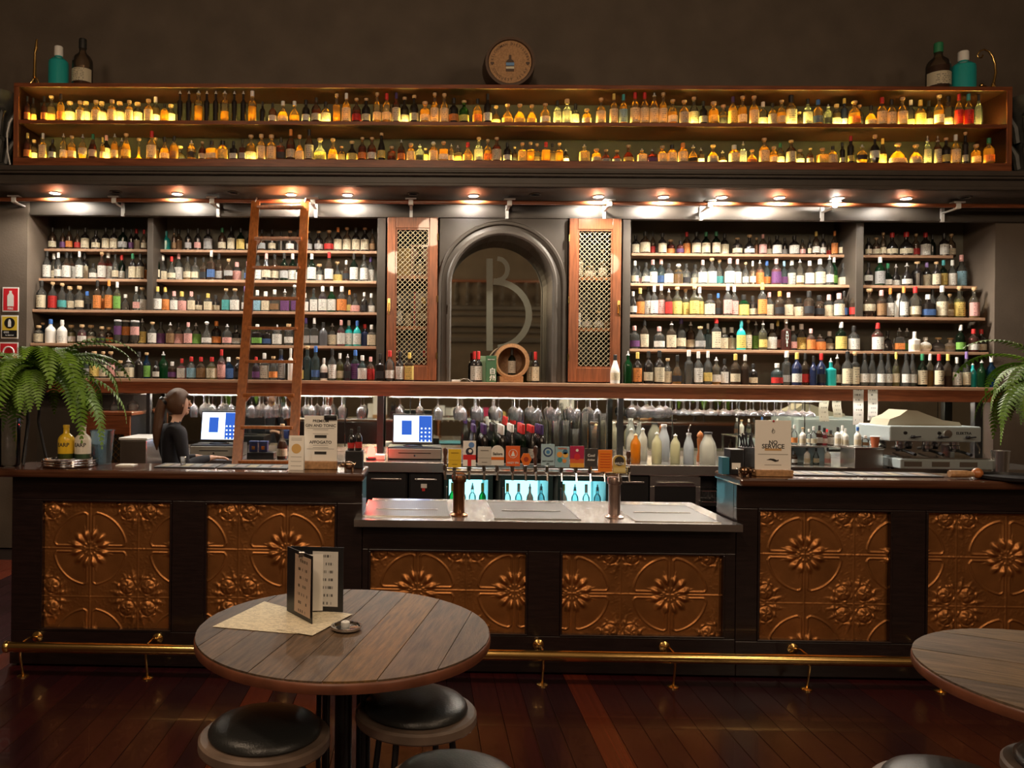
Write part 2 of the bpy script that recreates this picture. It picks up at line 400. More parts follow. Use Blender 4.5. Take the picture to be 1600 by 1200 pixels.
# etched mirror in the arch
mi = thing('arch_mirror', 'arched mirror etched with a tall letter B between the wire doors', 'mirror', (AC.x, YG, ZB))
gm = MB(); pts = [(p[0] - AC.x, p[1] - ZB) for p in path]
gm.prism(pts, 0, .012); gm.build('mirror_glass', 'mirror', mi)
def px2(x, y): q = at(x, y, YG); return (q.x - AC.x, q.z - ZB)
et = MB()
def ribbon(pts, wd, lift=0.):
    P = [Vector((a, 0, b)) for a, b in pts]; vs, fs = [], []
    for i, p in enumerate(P):
        t = (P[min(i + 1, len(P) - 1)] - P[max(i - 1, 0)]).normalized(); nn = Vector((t.z, 0, -t.x)) * wd / 2
        for yy in (-.0015 - lift, 0):
            vs += [p + nn + Vector((0, yy, 0)), p - nn + Vector((0, yy, 0))]
    for i in range(len(P) - 1):
        a = i * 4; b = a + 4
        fs += [(a, b, b + 1, a + 1), (a + 2, a + 3, b + 3, b + 2), (a, a + 2, b + 2, b), (a + 1, b + 1, b + 3, a + 3)]
    et.add(vs, fs)
def arc(cx, cy, rx, ry, a0, a1, k=18): return [px2(cx + rx * math.cos(math.radians(a0 + (a1 - a0) * i / k)), cy - ry * math.sin(math.radians(a0 + (a1 - a0) * i / k))) for i in range(k + 1)]
ribbon([px2(765, 404), px2(765, 548)], .062)
ribbon(arc(777, 421, 16, 17, 90, -90), .045, .0006)
ribbon(arc(772.5, 492, 54, 52, 92, -84), .062, .0012)
et.build('etched_letter', 'etched', mi)

# mirrors on the splashback below the ledge
ms = thing('splashback_mirror', 'long panelled mirror behind the back counter below the ledge', 'mirror', (0, 7.58, 1.0))
pn = MB().box(.003, .617, 0, .012, -.04, .46, .002).mesh('mirror_panel'); pn.materials.append(M['mirror'])
xm = ax(236, 680, 7.58); xe = ax(1519, 680, 7.58)
while xm < xe - .3:
    link('mirror_panel', pn, ms, (xm, 0, 0)); xm += .62
struct(MB().box(XL, XR, 7.60, YBACK - .002, 0, 1.46).build('wall_splashback', 'joinery'))

# ledge and shelves
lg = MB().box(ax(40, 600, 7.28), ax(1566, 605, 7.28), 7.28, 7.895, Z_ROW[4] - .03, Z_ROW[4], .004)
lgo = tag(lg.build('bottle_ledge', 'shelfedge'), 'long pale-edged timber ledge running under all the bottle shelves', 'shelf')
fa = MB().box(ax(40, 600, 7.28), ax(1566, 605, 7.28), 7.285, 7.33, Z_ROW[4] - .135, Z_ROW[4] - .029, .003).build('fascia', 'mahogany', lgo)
ends = [((68, 588), (986, 1489)), ((60, 588), (985, 1527)), ((46, 590), (984, 1540)), ((48, 590), (977, 1546))]
nm = ['top', 'second', 'third', 'fourth']
for r in range(4):
    for side, (a, b) in zip(('ladder', 'coffee machine'), ends[r]):
        X0 = max(ax(a, 460, Y_ROW[r]), XL + .002); X1 = min(ax(b, 460, Y_ROW[r]), XR - .002)
        if side == 'ladder': X1 = min(X1, XPL - .002)
        else: X0 = max(X0, XPR + .002)
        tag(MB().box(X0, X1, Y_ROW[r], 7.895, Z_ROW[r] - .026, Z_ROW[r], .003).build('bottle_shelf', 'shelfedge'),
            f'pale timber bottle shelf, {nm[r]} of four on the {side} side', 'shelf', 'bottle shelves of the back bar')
# piers
for nme, a, b, zb, yf in (('trim_2', 229.5, 238.5, Z_ROW[2], 7.49), ('trim_3', 1337, 1349, Z_ROW[2], 7.49), ('trim_4', 589, 602, Z_ROW[4] + .001, YPIER), ('trim_5', 972.5, 985, Z_ROW[4] + .001, YPIER)):
    struct(MB().box(ax(a, 450, yf), ax(b, 450, yf), yf, 7.898, zb, Z_HEAD - .001 if yf < 7.48 else Z_SOF, .004).build(nme, 'joinery'))
# posts below the ledge
for a, b in ((228, 234), (589, 599), (966, 974), (1523, 1536)):
    tag(MB().box(ax(a, 670, 7.34), ax(b, 670, 7.34), 7.34, 7.40, .0 if a == 228 else .921, Z_ROW[4] - .031, .003).build('ledge_post', 'blackmetal'),
        {228: 'slim dark post under the ledge beside the wine cabinet', 589: 'slim dark post under the ledge between the ladder and second till', 966: 'slim dark post under the ledge behind the steel beer font', 1523: 'dark post under the ledge beside the coffee machine'}[a], 'post')

# top bottle cabinet
M['cabback'] = pbr('dark_olive_cabinet_back', (.035, .036, .026), .6, vary=.2, vscale=3)
XC0, XC1 = ax(22, 195, YCAB), ax(1580, 200, YCAB)
cab = thing('bottle_cabinet', 'long two-tier red timber cabinet of glowing bottles above the cornice', 'cabinet', (0, YCAB, 3.437))
ZA, ZBm, ZTOP = zc(190.5, YCAB), zc(250.2, YCAB), zc(132.4, YCAB)
def cb(nme, x0, x1, y0, y1, z0, z1, m='mahogany'): return MB().box(x0, x1, y0 - YCAB, y1 - YCAB, z0 - 3.437, z1 - 3.437, .003).build(nme, m, cab)
M['cabdark'] = pbr('shade_darkened_cabinet_timber', (.030, .0075, .0035), .45, vary=.3, vscale=4, stretch=(1.2, 14, 14))  # shade inside the cabinet is put into this darkened timber colour
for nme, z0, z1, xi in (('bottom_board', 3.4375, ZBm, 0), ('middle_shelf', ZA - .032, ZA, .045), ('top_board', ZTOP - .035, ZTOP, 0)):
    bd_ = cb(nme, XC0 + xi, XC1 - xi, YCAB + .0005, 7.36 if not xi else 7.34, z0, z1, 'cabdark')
    yl = YCAB - .012; MB().box(XC0 + xi, XC1 - xi, yl - YCAB, 0, z0 - 3.437, z1 - 3.437, .002).build('lit_edge_strip', 'mahogany', bd_)  # added front strip keeps the brighter, room-lit timber tone on the edge
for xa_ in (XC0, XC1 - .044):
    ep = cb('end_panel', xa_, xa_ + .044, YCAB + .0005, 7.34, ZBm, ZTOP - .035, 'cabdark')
    MB().box(xa_, xa_ + .044, -.012, 0, ZBm - 3.437, ZTOP - .035 - 3.437, .002).build('lit_edge_strip', 'mahogany_v', ep)  # same added lit-tone strip on the end panels
cb('back_panel', XC0, XC1, 7.341, 7.36, ZBm, ZTOP - .035, 'cabback')
M['led'] = glow('warm_led_strip', (1, .72, .13), 62)
for z, lab in ((ZA, 'upper'), (ZBm, 'lower')):
    ls = thing('led_strip', f'flat warm light strip under the bottles on the {lab} cabinet tier', 'light strip', (0, 6.965, z + .0005))
    MB().box(XC0 + .06, XC1 - .12, .050, .076, 0, .003).build('light_tape', 'led', ls)
    MB().box(XC0 + .055, XC1 - .115, 0, .011, 0, .006).build('front_channel', 'mahogany', ls)

# downlights in the soffit
dl_x = [86, 277, 455, 543, 740, 935, 1037, 1128, 1218, 1310, 1416]
dl_e = [28, 26, 31, 31, 20, 33, 40, 42, 42, 40, 13]
M['lampface'] = glow('lit_downlight_face', (1, .93, .82), 60)
where = ['above the shelf end by the wall signs', 'above the shelves between wall signs and ladder', 'above the ladder', 'just beside the top of the ladder', 'above the arched mirror', 'above the wire door by the arch', 'above the pale spirits beside the wire door', 'above the row of Japanese-labelled bottles', 'above the orange and pink liqueurs', 'above the shelf post on the coffee side', 'above the shelf end on the coffee side']
where[7] = 'above the shelf of pale yellow-labelled bottles'
for i, (px_, e) in enumerate(zip(dl_x, dl_e)):
    p = at(px_, 302, 7.155); p.z = Z_SOF
    t = thing('downlight', 'lit round recessed downlight in the soffit ' + where[i], 'light', (p.x, 7.155, Z_SOF), 0, 'soffit downlights')
    MB().lathe([(.038, 0), (.055, 0), (.055, -.006), (.046, -.010), (.038, -.004), (.038, 0)], 24).build('trim_ring', 'white', t)
    MB().lathe([(.001, -.003), (.037, -.003)], 24).build('lens', 'lampface', t)
    lamp('downlight_beam', 'SPOT', (p.x, 7.155, Z_SOF - .03), e, (1, .90, .76), .03, (math.radians(14), 0, 0), math.radians(165), .35)
for px_ in (181, 365, 645, 836, 1508):
    p = at(px_, 304, 7.10)
    t = thing('downlight', {181: 'unlit downlight in the soffit between the first two lit ones', 365: 'unlit downlight in the soffit just short of the ladder', 645: 'unlit downlight in the soffit above the ladder-side wire door', 836: 'unlit downlight in the soffit beside the arch', 1508: 'unlit downlight in the soffit past the last shelf'}[px_], 'light', (p.x, 7.10, Z_SOF), 0, 'soffit downlights')
    MB().lathe([(.038, 0), (.055, 0), (.055, -.006), (.046, -.010), (.038, -.004), (.038, 0)], 24).build('trim_ring', 'joinery', t)
    MB().lathe([(.001, -.003), (.037, -.003)], 24).build('lens', 'chrome', t)
# under-ledge light and lit fridges give the counter its light
M['ledw'] = glow('white_led_strip', (1, .93, .86), 55)
for a, b, lb in ((240, 585, 'behind the ladder'), (605, 962, 'over the second till and taps'), (980, 1500, 'over the coffee corner')):
    tag(MB().box(ax(a, 640, 7.34), ax(b, 640, 7.34), 7.3305, 7.339, Z_ROW[4] - .133, Z_ROW[4] - .118).build('led_strip', 'ledw'), 'slim white light strip under the ledge ' + lb, 'light strip')

# ladder rail with brackets
rl = thing('ladder_rail', 'long red-brown ladder rail under the soffit with white brackets', 'rail', (0, 7.2, 3.215))
MB().tube([(-6.9, 0, 0), (7.9, 0, 0)], .019, 12).build('pipe', 'mahogany', rl)
for px_ in (27, 182, 334, 490, 642, 795, 950, 1105, 1298, 1490):
    X = ax(px_, 325, 7.25)
    b = MB().box(X - .05, X + .05, -.035, .035, .020, .032).box(X - .012, X + .012, -.006, .21, -.03, -.018).box(X - .014, X + .014, .195, .219, -.105, .02).box(X - .022, X + .022, -.024, .024, -.03, .02, .006)
    b.build('bracket', 'white', rl)
# ================================================================== BOTTLES
SHAPE = {  # profile (radius, height), flattening, section power, label span small/tall, cap radius, cap start
 'r': ([(0, 0), (.9, 0), (1, .018), (1, .52), (.95, .575), (.78, .64), (.5, .69), (.36, .73), (.33, .78), (.33, .90)], 1, None, (.10, .36), (.07, .50), .38, .86),
 't': ([(0, 0), (.95, 0), (1, .012), (1, .60), (.94, .64), (.62, .68), (.44, .71), (.41, .90)], 1, None, (.1, .3), (.06, .56), .46, .88),
 'b': ([(0, 0), (.92, 0), (1, .016), (1, .55), (.93, .61), (.65, .67), (.4, .71), (.36, .92)], 1, None, (.1, .4), (.06, .52), .42, .80),
 's': ([(0, 0), (.9, 0), (1, .025), (1, .56), (.95, .63), (.74, .69), (.45, .72), (.37, .75), (.36, .86)], 1, None, (.12, .40), (.07, .54), .43, .82),
 'q': ([(0, 0), (.93, 0), (.98, .014), (.98, .57), (.92, .60), (.55, .63), (.36, .655), (.33, .70), (.33, .88)], .9, 6, (.1, .36), (.06, .54), .38, .85),
 'd': ([(0, 0), (.9, 0), (1, .03), (1, .26), (.94, .38), (.78, .48), (.52, .56), (.34, .62), (.28, .68), (.27, .88)], .85, None, (.09, .30), (.06, .38), .36, .85),
 'o': ([(0, 0), (.45, 0), (.6, .02), (.86, .13), (.98, .26), (1, .36), (.94, .48), (.78, .58), (.5, .65), (.3, .69), (.27, .75), (.27, .88)], .6, None, (.22, .46), (.16, .5), .34, .85),
 'c': ([(0, 0), (.92, 0), (1, .016), (1, .40), (.95, .47), (.78, .57), (.56, .67), (.4, .76), (.34, .84), (.33, .92)], 1, None, (.12, .38), (.07, .42), .38, .86),
 'j': ([(0, 0), (.5, 0), (.55, .03), (.62, .07), (.92, .13), (1, .2), (1, .88), (.95, .92), (.9, .93)], 1, None, (.38, .74), (.3, .8), .98, .93),
 'g': ([(0, 0), (1, 0), (1, .04), (.86, .08), (.5, .15), (.38, .2), (.3, .3), (.26, .75), (.36, .86)], 1, None, (.02, .04), (.02, .04), .42, .86),
 'f': ([(0, 0), (.9, 0), (1, .04), (1, .16), (.93, .30), (.75, .44), (.48, .56), (.26, .62), (.2, .67), (.19, .86)], .45, None, (.08, .3), (.06, .38), .26, .84),
}
def prof_r(pr, z):
    for (r0, z0), (r1, z1) in zip(pr[1:], pr[2:]):
        if z0 <= z <= z1: return r0 + (r1 - r0) * ((z - z0) / (z1 - z0) if z1 > z0 else 0)
    return pr[-1][0]
MESH = {}
def me_body(s, opaque):
    key = ('b', s, opaque)
    if key not in MESH:
        pr, sy, pw = SHAPE[s][:3]; me = MB().lathe(pr, 20 if not pw else 28, sy=sy, power=pw).mesh('bottle_body'); me.materials.append(M['opaque' if opaque else 'glass']); MESH[key] = me
    return MESH[key]
def me_liq(s, fill):
    key = ('l', s, fill)
    if key not in MESH:
        pr, sy, pw = SHAPE[s][:3]; top = {0: .34, 1: .5, 2: .6}[fill]
        pts = [(0, .012)] + [(r * .93, max(z, .012)) for r, z in pr[1:] if z < top] + [(prof_r(pr, top) * .93, top), (0, top)]
        me = MB().lathe(pts, 18, sy=sy, power=pw).mesh('liquid'); me.materials.append(M['liquid']); MESH[key] = me
    return MESH[key]
def me_lab(s, tall):
    key = ('p', s, tall)
    if key not in MESH:
        pr, sy, pw = SHAPE[s][:3]; z0, z1 = SHAPE[s][4 if tall else 3]; m = 14; k = 6; vs, fs = [], []
        for off in (.025, .012):
            for j in range(k):
                z = z0 + (z1 - z0) * j / (k - 1); r = prof_r(pr, z) + off
                for i in range(m + 1):
                    a = -PI / 2 + math.radians(-84 + 168 * i / m); ca, sa = math.cos(a), math.sin(a)
                    q = 1 / (abs(ca) ** pw + abs(sa) ** pw) ** (1 / pw) if pw else 1
                    vs.append((r * q * ca, r * q * sa * sy, z))
        W = m + 1
        for j in range(k - 1):
            for i in range(m): fs += [(j * W + i, j * W + i + 1, (j + 1) * W + i + 1, (j + 1) * W + i)]
        me = MB().add(vs[:W * k], fs, True).mesh('paper_label'); me.materials.append(M['label']); MESH[key] = me
    return MESH[key]
def me_cap(s, kind):
    key = ('c', s, kind)
    if key not in MESH:
        rc, z0 = SHAPE[s][5], SHAPE[s][6]; sy = 1
        if s == 'j': pr = [(0, .93), (rc, .93), (rc, .985), (rc * .94, 1), (0, 1)]
        elif kind == 'cork': pr = [(0, z0 + .01), (rc * .8, z0 + .01), (rc * .82, z0 + .05), (rc * 1.25, z0 + .055), (rc * 1.3, .985), (rc * 1.15, 1), (0, 1)]
        elif kind == 'ball': pr = [(0, z0), (rc * .7, z0), (rc * .7, z0 + .03), (rc * 1.2, z0 + .06), (rc * 1.25, z0 + .1), (rc * .8, .99), (0, 1)]
        elif kind == 'pour': pr = [(0, z0), (rc * 1.05, z0), (rc * 1.05, z0 + .03), (rc * .5, z0 + .05), (rc * .4, .97), (rc * .3, 1), (0, 1)]
        else: pr = [(0, z0 - .06), (rc, z0 - .06), (rc * 1.03, z0), (rc, .985), (rc * .9, 1), (0, 1)]
        me = MB().lathe(pr, 14, sy=sy).mesh('stopper'); me.materials.append(M['cap']); MESH[key] = me
    return MESH[key]
GL = {  # glass tint, liquid colour (None: none), opaque, word
 'c': ((.86, .89, .88), None, 0, 'clear'), 'a': ((.93, .90, .80), (.95, .62, .09), 0, 'amber'), 'n': ((.75, .62, .48), (.30, .085, .02), 0, 'dark amber'),
 'k': ((.016, .013, .012), None, 1, 'near-black'), 'g': ((.10, .50, .20), None, 0, 'green'), 'e': ((.10, .20, .11), None, 0, 'dark green'),
 'b': ((.12, .36, .72), None, 0, 'blue'), 'u': ((.015, .022, .06), None, 1, 'navy'), 'w': ((.82, .80, .75), None, 1, 'opaque white'),
 'y': ((.92, .93, .82), (.78, .72, .22), 0, 'pale yellow'), 'r': ((.9, .6, .5), (.55, .02, .02), 0, 'red'), 'p': ((.93, .85, .85), (.80, .16, .22), 0, 'pink'),
 'o': ((.95, .86, .76), (.95, .33, .08), 0, 'orange'), 't': ((.02, .36, .36), None, 1, 'teal'), 'v': ((.85, .8, .85), (.20, .03, .10), 0, 'violet'),
 'l': ((.62, .80, .84), None, 0, 'pale blue'), 's': ((.10, .10, .11), None, 1, 'grey'),
}
LB = {'w': ((.86, .85, .80), 'white'), 'c': ((.80, .71, .52), 'cream'), 'k': ((.03, .03, .035), 'black'), 'o': ((.85, .30, .08), 'orange'), 'p': ((.85, .45, .42), 'pink'),
 'r': ((.62, .035, .03), 'red'), 'b': ((.08, .17, .42), 'blue'), 't': ((.10, .45, .46), 'teal'), 'g': ((.22, .50, .10), 'green'), 'y': ((.86, .66, .20), 'yellow'),
 'n': ((.30, .17, .08), 'brown'), 's': ((.45, .45, .45), 'silver-grey'), 'v': ((.17, .06, .20), 'purple'), 'l': ((.32, .58, .74), 'light blue')}
CP = {'n': ((.62, .42, .22), 'cork', 'cork stopper'), 'w': ((.80, .79, .76), 'scr', 'white cap'), 'k': ((.02, .02, .02), 'scr', 'black cap'), 'r': ((.60, .03, .03), 'scr', 'red cap'),
 'g': ((.03, .22, .10), 'scr', 'green cap'), 'b': ((.05, .16, .50), 'scr', 'blue cap'), 'y': ((.75, .55, .14), 'scr', 'gold cap'), 's': ((.55, .55, .56), 'pour', 'silver pourer'),
 'p': ((.80, .42, .40), 'scr', 'pink cap'), 't': ((.05, .35, .38), 'scr', 'teal cap'), 'u': ((.055, .03, .13), 'scr', 'purple cap'), 'v': ((.25, .16, .42), 'scr', 'violet cap'),
 'o': ((.80, .28, .06), 'scr', 'orange cap'), 'c': ((.75, .78, .78), 'ball', 'glass stopper'), 'l': ((.3, .55, .75), 'scr', 'light blue cap')}
TOPA = """40:41:10:rnok 52:41:10:rnok 69:41:10:rnok 80:47:15:raon 95:45:12:raok 109:38:17:saCn 125:34:13:saCn 134:38:17:saCn 150:35:14:saCn 159:38:16:saCn 175:36:14:saCn 187:38:17:saCn 202:35:13:saCn 215:37:17:saCn 232:37:14:saCn 243:46:15:raww 257:30:13:sa-k 267:34:15:saCn
281:52:9:tk-s 295:52:9:tk-s 310:52:14:ta-s 323:52:9:tk-s 337:52:9:tk-s 351:52:14:ta-s 366:52:9:tk-s 380:52:9:tk-s 394:51:14:ta-w 410:34:10:rk-k 426:32:13:rnwk 442:35:17:dacw 460:35:17:da-w 478:37:13:rkwk 494:41:15:rnck 509:37:16:raCk 526:47:12:qa-n 541:48:14:raCw 557:40:14:rnrn 572:40:14:rkcn 589:49:13:racn
604:48:15:racr 619:49:13:rnCu 632:45:14:rkcn 647:45:14:rkcn 664:35:16:sacn 679:49:13:raCn 694:48:14:raCn 709:41:15:rkok 725:37:16:reyn 746:40:15:raok 762:48:13:rkwk 775:32:15:dayn 793:32:17:dayn 812:32:17:dayn 831:31:15:dayn 852:33:16:rawn 871:38:12:bcCk 886:40:14:bcCn 899:36:12:bcCk 917:25:14:sacn 939:42:15:raCn 959:49:13:raCy 974:48:13:raLt
992:52:15:raCr 1007:52:14:raCr 1022:52:14:raCs 1036:51:13:raCn 1051:40:15:rawn 1069:39:16:raSn 1084:47:14:rcCn 1099:38:13:rkck 1115:37:16:sayn 1130:35:14:sakn 1145:45:14:raYu 1160:46:14:rawn 1178:46:15:raCn 1192:40:15:racw 1207:35:13:raSk 1221:40:14:rasn 1236:51:17:saCk 1249:27:12:rn-n 1262:42:14:rcCk 1278:41:15:rabb 1294:34:13:rcks 1307:37:13:sacn 1319:46:10:tuwy 1335:39:18:raon 1343:36:12:rakn
1361:32:17:dack 1378:45:15:raCr 1393:42:14:raCk 1410:45:15:raCn 1423:44:11:tcyw 1438:44:16:raYy 1451:45:13:rnsk 1467:49:15:rawn 1481:50:14:tack 1498:51:13:raRr 1513:51:14:raRt 1529:50:11:rc-k"""
TOPB = """41:42:12:rnoy 53:36:12:sncn 67:42:11:qaCw 82:33:12:rkwk 99:42:11:raws 112:38:14:racn 129:41:14:oacs 145:41:13:cncg 160:36:8:racy 166:42:13:rkCp 179:42:12:racs 190:38:12:ra-s 197:42:15:cayn 217:35:13:ga-n 237:46:16:raCr 243:40:13:ra-n 257:37:15:dack 272:38:14:rank 279:27:18:dakn 299:32:15:saks 316:30:11:rncn 331:31:17:qack 348:32:17:saYk 365:31:12:qkwk 379:34:10:qnsk 392:43:17:racn
408:42:14:saCn 424:41:15:saCn 439:37:14:qnkk 454:50:14:rnco 468:41:14:daCn 483:50:14:rnCk 500:36:20:dcYn 520:36:16:dayn 534:26:13:ra-n 550:32:17:dkYn 566:38:13:rnon 581:38:14:rnwn 596:45:12:ckyn 612:24:14:sn-n 627:35:12:rnos 642:29:13:saCn 649:25:9:sank 656:28:13:rcks 665:24:9:saYn 677:32:14:saCc 693:32:15:qawn 705:29:8:racs 715:29:13:qaos 731:31:16:daYr 748:39:14:rcCn 762:36:12:raon 776:39:15:rnCn
793:31:13:rkwk 804:27:9:rnkn 816:31:13:qaYn 829:32:12:qa-n 839:32:12:qa-n 853:32:14:qa-r 863:33:12:qa-k 874:31:11:qa-n 884:24:10:rkws 913:29:16:qaYs 932:22:15:sacn 947:21:14:dnsn 964:20:14:dnsn 982:28:16:dnyn 1003:23:14:qaCs 1019:22:14:qnvs 1035:27:14:saCn 1050:29:15:saCk 1067:32:15:saCo 1083:29:15:daks 1095:27:10:qncs 1114:29:17:daSn 1129:23:13:dacs 1147:29:17:saCw 1161:35:10:qcWs
1175:22:15:daon 1194:40:16:raCn 1209:27:12:sawn 1219:35:13:racg 1236:37:15:rnCn 1250:25:13:sacn 1266:25:10:rncn 1285:25:15:qaYn 1301:28:14:raSk 1316:34:8:tkck 1329:44:10:tkyr 1347:31:18:oaks 1367:46:15:okwn 1379:43:11:cnYy 1403:33:28:facn 1431:31:19:daCn 1449:45:11:bcCs 1465:45:11:bnCs 1478:42:13:rkyn 1493:47:14:raCw 1508:51:9:tksn 1525:32:14:sacn 1545:42:16:raog"""
